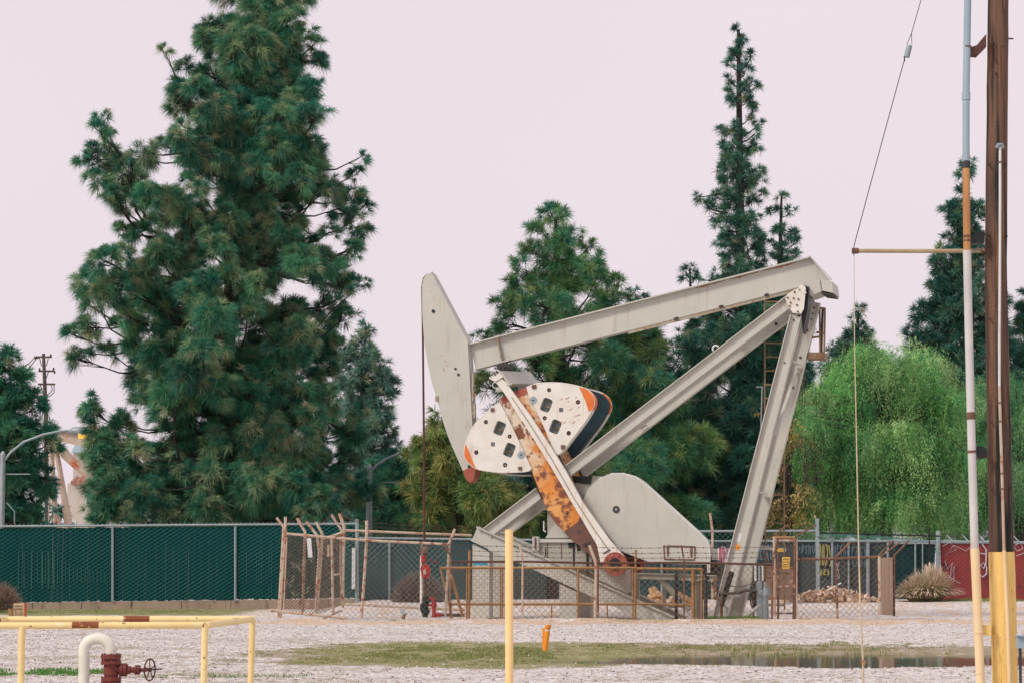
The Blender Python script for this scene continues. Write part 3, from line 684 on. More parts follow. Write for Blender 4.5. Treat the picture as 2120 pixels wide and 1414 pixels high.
# far dark trees that close the view at the foot of the grove
auto('far dark round tree behind the left fence lamp', [(1062,-60,120),(1080,-80,125),(1100,-90,128)], 150, 35, tufts=14, nper=20, L=1.0, W=0.08, palette=PINE_FAR, tipamt=0.05, rk=0.2, rmin=24, wood=(0.3, 0.05), name='tree', cat='tree', group='far trees')
auto('far dark tree mass behind the middle fences', [(1020,620,1400),(1060,600,1460),(1120,600,1500)], 150, 36, tufts=14, nper=20, L=1.0, W=0.08, palette=PINE_FAR, tipamt=0.05, rk=0.12, rmin=24, wood=(0.3, 0.05), name='tree', cat='tree', group='far trees')

def weeping(label, domes, Yd, trunk, seed, nspray, name='pepper_tree', cat='pepper tree', palette=None, leafL=0.14, W=0.02, per=28, K=22, hang0=1.7):
    """domes (px, py, rx px, rz px): mounds of sprays; each spray is a bell of strings of narrow leaves hanging from one twig end"""
    rg = np.random.default_rng(seed)
    root = thing(name, label, cat, trunk[0])
    m = MB(); tr = [V(t) for t in trunk]
    m.tube(tr, [0.4, 0.3, 0.22, 0.12][:len(tr)], 8)
    areas = np.array([d[2] * d[3] for d in domes], float); areas /= areas.sum()
    VV, TT, CC = [], [], []; off = 0; k = Yd / F
    for (px, py, rx, rz), ar in zip(domes, areas):
        c = np.array(at(px + rg.normal() * 8, py + rg.normal() * 16, Yd)); c[1] += rg.normal() * 0.7
        ns = max(3, int(nspray * ar))
        for s_ in range(ns):
            d = unit(rg.normal(size=3)); d[2] = abs(d[2]) * 1.15 - 0.15
            o = c + d * np.array([rx * k, min(rx, 90) * k * 1.1, rz * k]) * (0.35 + 0.75 * rg.random())
            ow = unit(d * np.array([1, 1, 0.02]) + rg.normal(size=3) * .3)
            n_ = int(per * (0.5 + rg.random())); sz = 0.2 + 0.4 * rg.random()
            hang = hang0 * (0.5 + 1.1 * rg.random()) * (0.25 + 1.0 * rg.random(n_))
            st = o + rg.normal(size=(n_, 3)) * np.array([sz, sz, sz * .8]) * .7
            od = unit(ow + rg.normal(size=(n_, 3)) * .7); od[:, 2] = np.abs(od[:, 2]) * .5
            s = np.linspace(0, 1, K)[None, :, None]
            pts = st[:, None] + od[:, None] * (s ** .6) * (.3 + sz) + np.array([0, 0, -1.]) * (s ** 1.5) * hang[:, None, None] + rg.normal(size=(n_, K, 3)) * .03
            N = n_ * K; q = pts.reshape(-1, 3)
            dr = unit(rg.normal(size=(N, 3)) * .55 + np.array([0, 0, -.75])); side = unit(np.cross(dr, rg.normal(size=(N, 3)))) * W
            ln = leafL * (.6 + .9 * rg.random((N, 1)))
            v = np.stack([q, q + dr * ln * .5 + side * .5, q + dr * ln, q + dr * ln * .5 - side * .5], 1).reshape(-1, 3)
            base_c = palette[rg.integers(0, len(palette))] * (.55 + .8 * rg.random())
            cc = np.repeat(base_c * (.8 + .4 * rg.random((n_, 1))), K, 0) * (.75 + .5 * rg.random((N, 1)))
            VV.append(v); TT.append((np.arange(N) * 4)[:, None] + np.array([0, 1, 2, 3]) + off); off += N * 4
            CC.append(np.repeat(cc, 4, 0))
            if s_ % 2 == 0:
                s0 = tr[-2].lerp(tr[-1], rg.random()); e = V(tuple(o)); m.tube([s0, (s0 + e) / 2 + V((0, 0, 0.3)), e], [0.06, 0.04, 0.015], 4, False)
    m.build('trunk', M['bark'], root, True)
    np_mesh('crown', np.concatenate(VV), np.concatenate(TT), np.zeros((0, 3), int), M['leaf'], root, tint=np.concatenate(CC))
    return root
PEP = pal((124, 172, 104), (150, 184, 118), (98, 154, 98), (176, 196, 140), (76, 132, 92))
Yp = 108
DM = [(1812,735,34,30),(1790,765,50,36),(1735,800,44,34),(1840,775,50,36),(1885,790,40,34),(1925,765,44,34),(1965,800,40,34),(1690,835,40,34),(1765,840,60,44),(1830,850,70,46),(1905,845,60,44),(1960,860,44,44),(1668,890,26,40),(1715,900,48,46),(1790,920,60,50),(1860,925,60,50),(1930,930,56,50),(1985,930,36,46),(1660,960,20,40),(1700,970,40,46),(1760,985,50,46),(1825,1000,56,46),(1895,1000,54,46),(1965,1010,46,46),(1672,1025,24,36),(1725,1045,44,36),(1790,1060,48,30),(1850,1065,44,30),(1880,1045,34,30),(1930,1070,44,28),(1690,1080,34,24),(1975,1070,34,28)]
weeping('big bright green weeping pepper tree behind the graffiti fence', DM, Yp, [(gx(1850, Yp), Yp + 1, 0), (gx(1840, Yp), Yp + 1, 2.5), (at(1830, 950, Yp).x, Yp, at(1830, 950, Yp).z), (at(1820, 800, Yp).x, Yp, at(1820, 800, Yp).z)], 41, 720, palette=PEP * np.array([1.05, 1.18, 1.0]))
DM = [(2080,830,50,40),(2150,860,70,50),(2050,900,45,50),(2110,950,70,60),(2040,980,50,50),(2100,1040,70,50),(2030,1050,45,40),(2170,960,60,60)]
weeping('second weeping pepper tree at the right edge behind the utility pole', DM, 111, [(gx(2120, 111), 112, 0), (gx(2120, 111), 112, 3), (at(2110, 900, 111).x, 111, at(2110, 900, 111).z)], 42, 260, palette=PEP * np.array([.72, .9, .95]))
DM = [(1628,890,14,30),(1642,935,16,30),(1620,975,18,30),(1648,1005,20,30),(1612,1040,24,30),(1640,1062,26,30),(1600,1085,26,26),(1635,1095,26,22)]
weeping('autumn tree with yellow-brown leaves behind the ladder', DM, 106, [(gx(1632, 106), 106.5, 0), (gx(1630, 106), 106.5, 2), (at(1630, 960, 106).x, 106.5, at(1630, 960, 106).z)], 43, 46, name='autumn_tree', cat='autumn tree', palette=pal((160, 132, 72), (130, 112, 64), (180, 156, 106), (96, 102, 60)), leafL=0.14, W=0.06, per=14, K=9, hang0=0.7)

# bare twigs rising left of the pepper tree
def bare(label, px0, px1, pyt, pyb, Yd, n_, seed, name='bare_shrub', cat='bare shrub', r=0.02, mat_='barklight'):
    rg = np.random.default_rng(seed); m = MB()
    x0, x1 = gx(px0, Yd), gx(px1, Yd); zt, zb = at(0, pyt, Yd).z, at(0, pyb, Yd).z
    for i in range(n_):
        x = x0 + (x1 - x0) * rg.random(); t = 0.5 + 0.5 * rg.random()
        a = V((0.5 * (x0 + x1) + (x - 0.5 * (x0 + x1)) * 0.5, Yd + rg.normal() * 0.3, zb)); e = V((x, Yd + rg.normal() * 0.6, zb + (zt - zb) * t))
        mid = (a + e) / 2 + V(tuple(rg.normal(size=3) * 0.1)); m.tube([a, mid, e], [r, r * .8, r * .35], 3, False)
        for j in range(2):
            s = mid.lerp(e, rg.random()); m.tube([s, s + (e - mid) * 0.5 + V(tuple(rg.normal(size=3) * 0.2))], [r * .5, r * .25], 3, False)
    return tag(m.build(name, M[mat_]), label, cat)
bare('leafless upright twigs between the pumpjack legs and the pepper tree', 1652, 1712, 770, 1000, 107, 26, 51, r=0.026)
# ---------------------------------------------------------------- the pumpjack
PJ = thing('pumpjack', 'large beige oil pumpjack with white and orange counterweights in the middle of the yard', 'pumpjack', (gx(1200, 78), 78, 0))
BASEV = {}
def uz(px, py, v): return pj(px, py, v)
def seam_dir(p0, p1):
    t = (p1 - p0).normalized(); return t, t.cross(PV).normalized() * (1 if t.cross(PV).z > 0 else -1)

# walking beam (v = 0)
b0, b1 = pj(974, 712, 0), pj(1677, 533, 0)
t_, h_ = seam_dir(b0, b1)
hL = (pj(978, 768, 0) - b0).dot(-h_); hR = (pj(1660, 596, 0) - b1).dot(-h_)
m = MB().ibeam(b0, b1, h_, hL, 0.42, PV, 0.045, 0.025, hR)
m.prism([b1 - PV * 0.012, pj(1719, 582, -0.012), pj(1700, 604, -0.012), b1 - h_ * hR - PV * 0.012], PV * 0.024)   # cut tail web
cap0, cap1 = b1 + h_ * .004, pj(1720, 580, 0)
m.prism([cap0 - PV * .21, cap1 - PV * .21, cap1 - PV * .21 + V((0, 0, .05)), cap0 - PV * .21 + V((0, 0, .05))], PV * .42)
beam = m.build('walking_beam', M['paint'], PJ)
for px in (1030, ):
    s0, s1 = pj(px, 698, -0.02), pj(px + 11, 752, -0.02)
    MB().prism([s0, s0 + t_ * .035, s1 + t_ * .035, s1], -PV * 0.18).build('stiffener', M['paint_edge'], beam)
# rusty weep line under the top flange and bolted splice strip on the lower flange
MB().ibeam(pj(1300, 686, -0.215), pj(1652, 598, -0.215), h_, 0.10, 0.02, PV, 0.02, 0.008).build('splice_strip', M['paint_edge'], beam)
bm_ = MB()
for px, py in ((1587, 611), (1493, 635), (1400, 660)): bm_.obox(pj(px, py, -0.24), t_ * .07, PV * .05, h_ * .04)
bm_.each('clamp', M['dark'], beam)
for px, py in ((1029, 752), (1032, 755), (1041, 755), (1050, 752), (1056, 748)):
    pass
bq = MB()
for i in range(7):
    bq.disc(pj(1024 + i * 5.2, 757 - i * 1.6 + (i % 2) * 3, -0.24), PV, 0.028, 0.06, 7)
bq.each('bolt', M['dark'], beam)
# tail bearing block
tb_ = MB()
tb_.prism([pj(1668, 588, -0.62), pj(1697, 579, -0.62), pj(1701, 604, -0.62), pj(1677, 613, -0.62)], PV * 1.3)
tb_.build('bearing_housing', M['paint'], PJ)
tb_ = MB()
tb_.prism([pj(1699, 578, -0.72), pj(1722, 583, -0.72), pj(1725, 607, -0.72), pj(1702, 602, -0.72)], PV * 1.5)
tp = tb_.build('tail_block', M['paint'], PJ)
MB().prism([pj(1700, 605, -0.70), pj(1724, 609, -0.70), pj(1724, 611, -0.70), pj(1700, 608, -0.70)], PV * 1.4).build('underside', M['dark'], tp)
sh = MB(); sh.tube([pj(1663, 598, -0.95), pj(1663, 598, -0.95) + PV * 1.9], 0.13, 14); sh.build('pivot_shaft', M['black'], PJ, True)

rg3 = np.random.default_rng(8)
for (xa, xb) in ((1440, 1500), (1512, 1570), (1580, 1648)):       # rust weeping from under the top flange
    n_s = 14; up_, dn_ = [], []
    for i in range(n_s + 1):
        x = xa + (xb - xa) * i / n_s; y = 712 - (x - 974) * .2546 + 1.6
        up_.append(pj(x, y + 1.2, -.014)); dn_.append(pj(x, y + 2.2 + 3.5 * rg3.random() * math.sin(math.pi * i / n_s), -.014))
    MB().prism(up_ + dn_[::-1], PV * -.002).build('rust_stain', M['rustrun'], beam)

# horsehead (v -0.3 .. 0.3): two side plates and the curved front wrapper, built as one solid shell
HH = [(893, 565), (883, 569), (876.5, 578), (873.5, 594), (874, 640), (876, 680), (881, 726), (891, 778), (903, 822), (926, 899), (956, 969), (964.7, 990), (973, 997), (980, 988), (983, 969), (978, 882), (968, 706)]
HH = HH[:2] + [p for p in HH[2:3]] + HH[3:]
def crm(pts, n_=3):
    out = []
    for i in range(len(pts) - 1):
        p0, p1, p2, p3 = pts[max(i - 1, 0)], pts[i], pts[i + 1], pts[min(i + 2, len(pts) - 1)]
        for k in range(n_):
            t = k / n_
            out.append(tuple(.5 * (2 * p1[c] + (p2[c] - p0[c]) * t + (2 * p0[c] - 5 * p1[c] + 4 * p2[c] - p3[c]) * t * t + (3 * p1[c] - p0[c] - 3 * p2[c] + p3[c]) * t ** 3) for c in (0, 1)))
    return out + [pts[-1]]
HH = HH[:3] + crm(HH[3:15]) + HH[15:]
q = [pj(x, y, -0.27) for x, y in HH]
hm = MB().prism(q, PV * 0.03)
hm.prism([p + PV * 0.51 for p in q], PV * 0.03)
# wrapper between the plates
n_ = len(q); cen = sum(q, V()) / n_
for i in range(n_):
    a, b = q[i], q[(i + 1) % n_]
    ia, ib = a + (cen - a).normalized() * 0.04, b + (cen - b).normalized() * 0.04
    hm.prism([a + PV * .03, b + PV * .03, ib + PV * .03, ia + PV * .03], PV * 0.48)
head = hm.build('horsehead', M['paint'], PJ)
tipm = MB()
TP = [(958, 974), (962, 985), (966, 993), (973, 999), (981, 990), (985, 969), (983, 960), (970, 968)]
tipm.prism([pj(x, y, -0.285) for x, y in TP], PV * 0.57); tipm.build('red_tip', M['red_cap'], head)
hb = MB()
for px, py, r in ((897, 645, 0.06), (943, 763, 0.04), (949, 775, 0.045), (971, 965, 0.05)):
    hb.disc(pj(px, py, -0.285), PV, r, 0.03, 12)
hb.each('hole', M['black'], head, True)
for (x0, y0, x1, y1) in ((913, 733, 915, 740), (919, 744, 926, 751), (917, 760, 921, 770), (921, 756, 929, 757), (892, 602, 893, 606), (940, 800, 942, 803)):
    a_, b_ = pj(x0, y0, -.272), pj(x1, y1, -.272); n__ = (b_ - a_).cross(PV).normalized() * .012
    MB().prism([a_, (a_ + b_) / 2 + n__, b_, (a_ + b_) / 2 - n__], PV * -.002).build('scratch', M['rustrun'], head)
rim = MB()
E = HH[-1:] + HH[:1]
a, b = pj(969.5, 706, 0.26), pj(894.5, 564, 0.26)
rim.tube([a, b], 0.035, 6); rim.tube([pj(876, 577, .26), pj(893, 566, .26)], 0.03, 6)
rim.obox(pj(904, 825, -0.29), (pj(906, 825, -0.29) - pj(904, 825, -0.29)) * 1.3, PV * .03, V((0, 0, .1)))
rim.tube([pj(980, 770, -0.26), pj(980, 830, -0.26)], 0.05, 4); rim.obox(pj(982, 850, -.24), PU * .05, PV * .05, V((0, 0, .24)))
rim.each('edge_strip', M['paint_edge'], head)
# bridle cables, carrier bar, polished rod
for dv in (-0.16, 0.16):
    cb = MB()
    cb.tube([pj(885, 568, dv), pj(876.5, 577, dv), pj(873.2, 596, dv), pj(874.2, 650, dv), pj(875.5 + dv * 4, 700, dv), pj(877.5 + dv * 5, 900, dv), pj(878.5 + dv * 6, 1130, dv)], 0.026, 6)
    cb.build('bridle_cable', M['rustdark'], PJ, True)

def leg_ibeam(name, P0, P1, v, pxh, w=0.26, mat_=None, tf=0.03):
    """P0, P1: photo points of the upper edge; pxh: pixel point on the lower edge near P1"""
    a, b = pj(*P0, v), pj(*P1, v); t, h = seam_dir(a, b)
    hh = abs((pj(*pxh, v) - b).dot(h))
    o = MB().ibeam(a, b, h, hh, w, PV, tf, 0.02); return o, a, b, t, h, hh
# front legs (near v=-0.9, far v=0.9)
FL0, FL1 = (1003, 1092), (1648, 599)
for v in (-0.9, 0.9):
    a, b = pj(*FL0, -0.9), pj(*FL1, -0.9); t, h = seam_dir(a, b)
    a2, b2 = a + PV * (v + .9), b + PV * (v + .9)
    hh = 0.40
    lg = MB().ibeam(a2, b2, h, hh, 0.28, PV, 0.03, 0.02).build('front_leg', M['paint'], PJ)
    if v > 0:
        d = MB(); c = b2 - t * 1.35 - h * hh / 2 - PV * .02; d.disc(c, PV, 0.05, 0.03, 10); d.build('hole', M['black'], lg)
# cross members between the front legs
ta, tb2 = pj(*FL0, -0.9), pj(*FL1, -0.9); tt, hh_ = seam_dir(ta, tb2); Lf = (tb2 - ta).length
for s in (0.10, 0.47, 0.80):
    c = ta.lerp(tb2, s) - hh_ * 0.28
    MB().obox(c + PV * 0.9, tt * 0.12, hh_ * 0.02, PV * 0.76).build('cross_member', M['paint'], PJ)
lug = MB()
c = pj(1482, 722, -0.9)
for k in range(10):
    a0, a1 = math.pi * k / 9, math.pi * (k + 1) / 9
    if k < 9: lug.tube([c + tt * .11 * math.cos(a0) + hh_ * (.11 * math.sin(a0)), c + tt * .11 * math.cos(a1) + hh_ * .11 * math.sin(a1)], 0.035, 6)
lug.build('lifting_eye', M['white'], PJ, True)
# gussets at the top, both sides
GU = [(1654, 592), (1662, 590), (1661, 640), (1655, 649), (1641, 646), (1624, 620), (1631, 612)]
GP = [(1624, 622), (1631, 609), (1659, 593), (1668, 600), (1664, 640), (1658, 650), (1641, 648)]
for v in (-1.06, 1.04):
    q = [pj(x, y, -1.06) + PV * (v + 1.06) for x, y in GP]
    g = MB().prism(q, PV * 0.04).build('gusset', M['weight'], PJ)
    bo = MB()
    for x, y in ((1645, 605), (1631, 617), (1625, 623), (1637, 627), (1643, 618), (1653, 620), (1635, 634), (1650, 632), (1652, 646), (1655, 600)):
        bo.disc(pj(x, y, -1.06) + PV * (v + 1.06) - PV * .02, PV, 0.032, 0.05, 8)
    bo.each('bolt', M['rust'], g)
hz_ = MB(); hz_.disc(pj(1661, 598, -1.0), PV, 0.12, 0.14, 12); hz_.disc(pj(1666, 606, -1.0), PV, 0.05, 0.2, 8); hz_.each('bearing_cap', M['weight'], PJ, True)
MB().prism([pj(1664, 592, -.82), pj(1674, 594, -.82), pj(1672, 640, -.82), pj(1662, 690, -.82), pj(1659, 655, -.82), pj(1664, 640, -.82)], PV * .7).build('dark_gap_strip', M['black'], PJ)  # black strip added for the dark gap between the leg tops
# rear legs
for v in (-0.9, 0.9):
    a, b = (pj(1474, 1284, v), pj(1637, 652, v)) if v < 0 else (pj(1504, 1280, v), pj(1671, 622, v))
    t = (b - a).normalized(); h = PV.cross(t).normalized()
    if h.x < 0: h = -h                                     # towards the right
    a2, b2 = a, b
    w0, w1 = (0.50, 0.37) if v < 0 else (0.50, 0.47)
    m = MB()
    m.ibeam(a2, b2, -h, w0, 0.30, PV, 0.03, 0.02, w1)
    lg = m.build('rear_leg', M['paint'], PJ)
    BASEV[v] = (a2, b2, t, h)
    dd = MB()
    if v > 0:
        for s in (1.0, 1.95, 3.0): dd.disc(b2 - t * s + h * (w1 * 0.55) - PV * .02, PV, 0.045, 0.03, 10)
        for i in range(3):
            for j in (0.12, 0.30): dd.disc(b2 - t * (.2 + .2 * i) + h * j - PV * .02, PV, 0.03, 0.04, 8)
        dd.each('bolt_hole', M['dark'], lg)
    else:
        dd.disc(b2 - t * .15 + h * .15 - PV * .02, PV, 0.03, 0.04, 8); dd.disc(b2 - t * 1.6 + h * .2 - PV * .02, PV, 0.03, 0.04, 8)
        dd.each('bolt_hole', M['dark'], lg)
        st = MB()
        q0 = a2 + t * 1.75; st.prism([q0 + h * .15 - PV * .014, q0 + h * .33 - PV * .014, q0 + h * .30 - t * .75 - PV * .014, q0 + h * .22 - t * 1.5 - PV * .014, q0 + h * .12 - t * .6 - PV * .014], PV * -.004)
        st.build('oil_stain', M['black'], lg)
        for (x, y, w_, hh2, mm) in ((1531, 1112, .13, .26, 'white'), (1527, 1132, .12, .16, 'orange')):
            c = pj(x, y, -0.9) - PV * .018
            MB().obox(c, h * w_ * .6, PV * .004, t * hh2 * .55).build('decal', M[mm], lg)
for s, ln in ((0.43, 1), (0.86, 1), (0.09, 1)):
    a2, b2, t, h = BASEV[-0.9]; c = a2.lerp(b2, s) + h * 0.34
    MB().obox(c + PV * 0.9, h * 0.12, t * 0.025, PV * 0.76).build('cross_member', M['paint'], PJ)
a2, b2, t, h = BASEV[-0.9]
MB().prism([a2.lerp(b2, .62) + h * .42, a2.lerp(b2, .62) + h * .52, a2.lerp(b2, .84) + h * .40 + PV * 1.7, a2.lerp(b2, .84) + h * .30 + PV * 1.7], PV * .05).build('diagonal_brace', M['paint'], PJ)
ft = MB(); ft.obox(a2 + PV * .9 + h * .35 + V((0, 0, .03)), PU * .75, PV * 1.15, V((0, 0, .06))); ft.build('leg_foot', M['paint_dirty'], PJ)

# equaliser cross beam under the walking beam: I-section running along PV, tilted with the pitmans
e0 = pj(1036, 781, -1.42)
ex = (pj(1050, 773, -1.42) - pj(1012, 793, -1.42)).normalized() if False else (pj(1040, 766, -1.42) - pj(1011, 780, -1.42)).normalized()
ez = ex.cross(PV).normalized(); ez = ez if ez.z > 0 else -ez
eq = MB()
cT, cB = pj(1036, 768, -1.42), pj(1046, 803, -1.42)
LV = PV * 3.9 + V((0, 0, .27))
eq.prism([pj(1012, 781, -1.42), pj(1036, 767, -1.42), pj(1037, 770, -1.42), pj(1013, 784, -1.42)], LV)
eq.prism([pj(1034, 781, -1.30), pj(1036, 781, -1.30), pj(1050, 798, -1.30), pj(1048, 799, -1.30)], PV * 3.6 + V((0, 0, .25)))
eq.prism([pj(1036, 770, -1.40), pj(1039, 769, -1.40), pj(1055, 795, -1.40), pj(1051, 797, -1.40)], PV * 3.86 + V((0, 0, .267)))
eq.prism([pj(1048, 797, -1.42), pj(1060, 791, -1.42), pj(1061, 794, -1.42), pj(1049, 800, -1.42)], LV)
eqo = eq.build('equalizer_beam', M['paint'], PJ)
ep = MB().prism([pj(1014, 784, -1.46), pj(1035, 771, -1.46), pj(1041, 780, -1.46), pj(1025, 790, -1.46)], PV * .05).build('end_plate', M['weight'], eqo)
eh = MB(); eh.disc(pj(1029, 770, -1.47), PV, .035, .03, 10); eh.disc(pj(1025, 775, -1.47), PV, .03, .03, 10); eh.disc(pj(1022, 771, -1.47), PV, .02, .03, 8); eh.each('hole', M['black'], ep)
st = MB(); st.prism([pj(1027, 803, -1.42), pj(1033, 800, -1.42), pj(1038, 809, -1.42), pj(1025, 811, -1.42)], PV * .3); st.build('lower_lug', M['paint'], eqo)
sb = MB(); sb.obox(pj(1046, 760, -0.1), PU * .22, PV * .25, V((0, 0, .10))); sb.tube([pj(1064, 750, -.2), pj(1071, 762, -.2)], .02, 5)
for i in range(5): sb.disc(pj(1026 + i * 9, 762 - i, -0.38), PV, .04, .08, 8)
sb.build('saddle_bearing', M['dark'], PJ)
lp = MB(); pr_ = None
for k in range(9):
    a_ = math.pi * (0.4 + 1.3 * k / 8); p_ = pj(1025, 797, -1.5) + PU * .09 * math.cos(a_) + V((0, 0, .1 * math.sin(a_)))
    if pr_ is not None: lp.tube([pr_, p_], .016, 5)
    pr_ = p_
lp.build('safety_cable', M['white'], PJ)

# pitman arms
PN = [(1027, 789), (1038, 783), (1046, 791), (1065, 808), (1098, 855), (1156, 942), (1207, 1046), (1263, 1116), (1293, 1154), (1293, 1166), (1241, 1163), (1236, 1128), (1188, 1046), (1142, 968), (1085, 882), (1047, 822)]
PN = [(1026, 791), (1039, 783), (1047, 791), (1060, 809), (1098, 860), (1140, 925), (1170, 972), (1207, 1040), (1262, 1117), (1293, 1152), (1290, 1162), (1243, 1163), (1236, 1128), (1188, 1046), (1142, 968), (1100, 900), (1072, 857), (1045, 815)]
def pitman(v):
    q = [pj(x, y, -1.42) + PV * (v + 1.42) for x, y in PN]
    o = MB().prism(q, PV * 0.13).build('pitman_arm', M['weight'] if v < 0 else M['paint'], PJ)
    # raised edge ribs
    rb = MB()
    ra = [pj(x, y, -1.42) + PV * (v + 1.42) - PV * .012 for x, y in ((1060, 822), (1100, 882), (1142, 949), (1188, 1030), (1230, 1095), (1262, 1140))]
    rb.tube(ra, 0.018, 5); rb.build('weld_rib', M['paint_edge'], o)
    c = pj(1274, 1167, -1.42) + PV * (v + 1.42)
    hb = MB(); hb.disc(c + PV * .04, PV, 0.40, 0.2, 28); hub = hb.build('pin_bearing', M['red_cap'], o, True)
    h2 = MB(); h2.disc(c - PV * .08, PV, 0.20, 0.08, 22); h2.build('pin_cap', M['black'], hub, True)
    b2_ = MB()
    for k in range(8): b2_.disc(c - PV * .07 + PU * .31 * math.cos(k * .785 + .3) + V((0, 0, .31 * math.sin(k * .785 + .3))), PV, .035, .05, 8)
    b2_.each('bolt', M['rust'], hub)
pitman(-1.42); pitman(1.30)
mk_ = MB(); mk_.obox(pj(1256, 1141, -1.44), (pj(1263, 1137, -1.44) - pj(1256, 1141, -1.44)), PV * .01, V((0, 0, .02))); mk_.build('painted_mark', M['black'], PJ)

# cranks with toothed edges
CR = [(1035, 824), (1060, 812), (1088.5, 802), (1096, 815), (1120, 870), (1152, 942), (1184, 1003), (1215, 1062), (1262, 1120), (1290, 1158), (1262, 1186), (1236, 1162), (1213.8, 1137), (1181, 1111), (1152, 1085), (1140, 1068), (1122.7, 1033), (1096.7, 962), (1065, 893), (1043, 848)]
RC = [(1035, 824), (1060, 812), (1088.5, 802), (1093, 813), (1040, 836)]
def toothed(m, p, q, n_, out, v, dv):
    for i in range(n_):
        a = p.lerp(q, (i + .2) / n_); b = p.lerp(q, (i + .8) / n_)
        m.prism([a, b, b + out * .05, a + out * .05], PV * .2)
for v, w_ in ((-1.12, 0.30), (0.86, 0.30)):
    dv = PV * (v + 1.12)
    q = [pj(x, y, -1.12) + dv for x, y in CR]
    o = MB().prism(q, PV * w_)
    cr_ = o.build('crank', M['crank'], PJ)
    low = [(1181, 1111), (1172, 1100), (1210, 1066), (1224, 1076), (1262, 1120), (1290, 1158), (1262, 1186), (1236, 1162), (1213.8, 1137)]
    low = [(1178, 1112), (1168, 1100), (1196, 1080), (1207, 1052), (1216, 1060), (1263, 1118), (1292, 1158), (1262, 1188), (1234, 1163), (1212, 1139)]
    MB().prism([pj(x, y, -1.135) + dv for x, y in low], PV * (w_ + .03)).build('crank_end', M['crank_low'], cr_)
    MB().prism([pj(x, y, -1.135) + dv for x, y in RC], PV * (w_ + .03)).build('red_cap', M['red_cap'], cr_)
    te = MB()
    for (A_, B_, sgn) in (((1043, 848), (1122.7, 1033), -1), ((1096, 815), (1186, 1007), 1)):
        a, b = pj(*A_, -1.145) + dv, pj(*B_, -1.145) + dv
        d = (b - a).normalized(); out = d.cross(PV).normalized(); out = out if (out.x * sgn) > 0 else -out
        N = 42
        for i in range(N):
            p_, r_ = a.lerp(b, i / N), a.lerp(b, (i + .5) / N)
            te.prism([p_ - out * .005, r_ - out * .005, r_ + out * .045, p_ + out * .045], PV * .1)
        te.prism([a - out * .012, b - out * .012, b + out * .012, a + out * .012], PV * .06)
    te.build('rack_teeth', M['black'], cr_)

WL = [(1034.8, 833), (1023.4, 839.7), (995.8, 864), (982, 880), (970, 902), (963, 922), (961.6, 940), (969, 954), (984.4, 968.2), (1015, 975), (1047.8, 977), (1090, 974.7), (1100, 968), (1096.7, 961.7), (1065, 893), (1043, 848)]
WR = [(1090, 802), (1113, 794), (1152, 792.5), (1187.8, 797.4), (1213.8, 805.6), (1226.8, 818.6), (1230, 833), (1226, 846), (1212, 870), (1184.5, 906.4), (1165, 932), (1155, 940.6), (1150, 938), (1120, 870), (1093.4, 815)]
OL_ = [(964, 918), (961.2, 940), (969, 955), (984.4, 968.6), (980, 958), (973, 938)]
OR_ = [(1199, 801), (1213.8, 805.2), (1227.5, 818.6), (1230.6, 833), (1226, 847), (1219, 851), (1213, 832), (1206, 815)]
def smooth(pts, n_=4):
    out = []
    for i in range(len(pts) - 1):
        p0, p1, p2, p3 = pts[max(i - 1, 0)], pts[i], pts[i + 1], pts[min(i + 2, len(pts) - 1)]
        for k in range(n_):
            t = k / n_
            out.append(tuple(.5 * (2 * p1[c] + (p2[c] - p0[c]) * t + (2 * p0[c] - 5 * p1[c] + 4 * p2[c] - p3[c]) * t * t + (3 * p1[c] - p0[c] - 3 * p2[c] + p3[c]) * t ** 3) for c in (0, 1)))
    return out + [pts[-1]]
WLr, WRr = smooth(WL[:13]), smooth(WR[:12])
WL, WR4 = WLr + WL[13:], WR[4:8]
WR = WRr + WR[12:]
OL_ = smooth(OL_[:5]) + OL_[5:]; OR_ = smooth(OR_[:6]) + OR_[6:]
def weight(pts, tip, v, th, matw, mato, mirror=False, detail=True, side=-1):
    dv = PV * (v + 1.2)
    q = [pj(x, y, -1.2) + dv for x, y in pts]
    o = MB().prism(q, PV * th).build('counterweight', matw, PJ)
    tq = [pj(x, y, -1.2) + dv - PV * .012 for x, y in tip]
    MB().prism(tq, PV * (th + .024)).build('orange_tip', mato, o)
    return o
def carve(o, cutter):
    """cut real recesses into a part, the cutter is removed again"""
    import bmesh
    for q_ in (o, cutter):
        bm2 = bmesh.new(); bm2.from_mesh(q_.data); bmesh.ops.recalc_face_normals(bm2, faces=bm2.faces); bm2.to_mesh(q_.data); bm2.free()
    md = o.modifiers.new("cut", 'BOOLEAN'); md.operation = 'DIFFERENCE'; md.object = cutter; md.solver = 'EXACT'
    bpy.context.view_layer.update()
    dg = bpy.context.evaluated_depsgraph_get()
    me = bpy.data.meshes.new_from_object(o.evaluated_get(dg)); o.modifiers.clear(); o.data = me
    bpy.data.objects.remove(cutter, do_unlink=True)
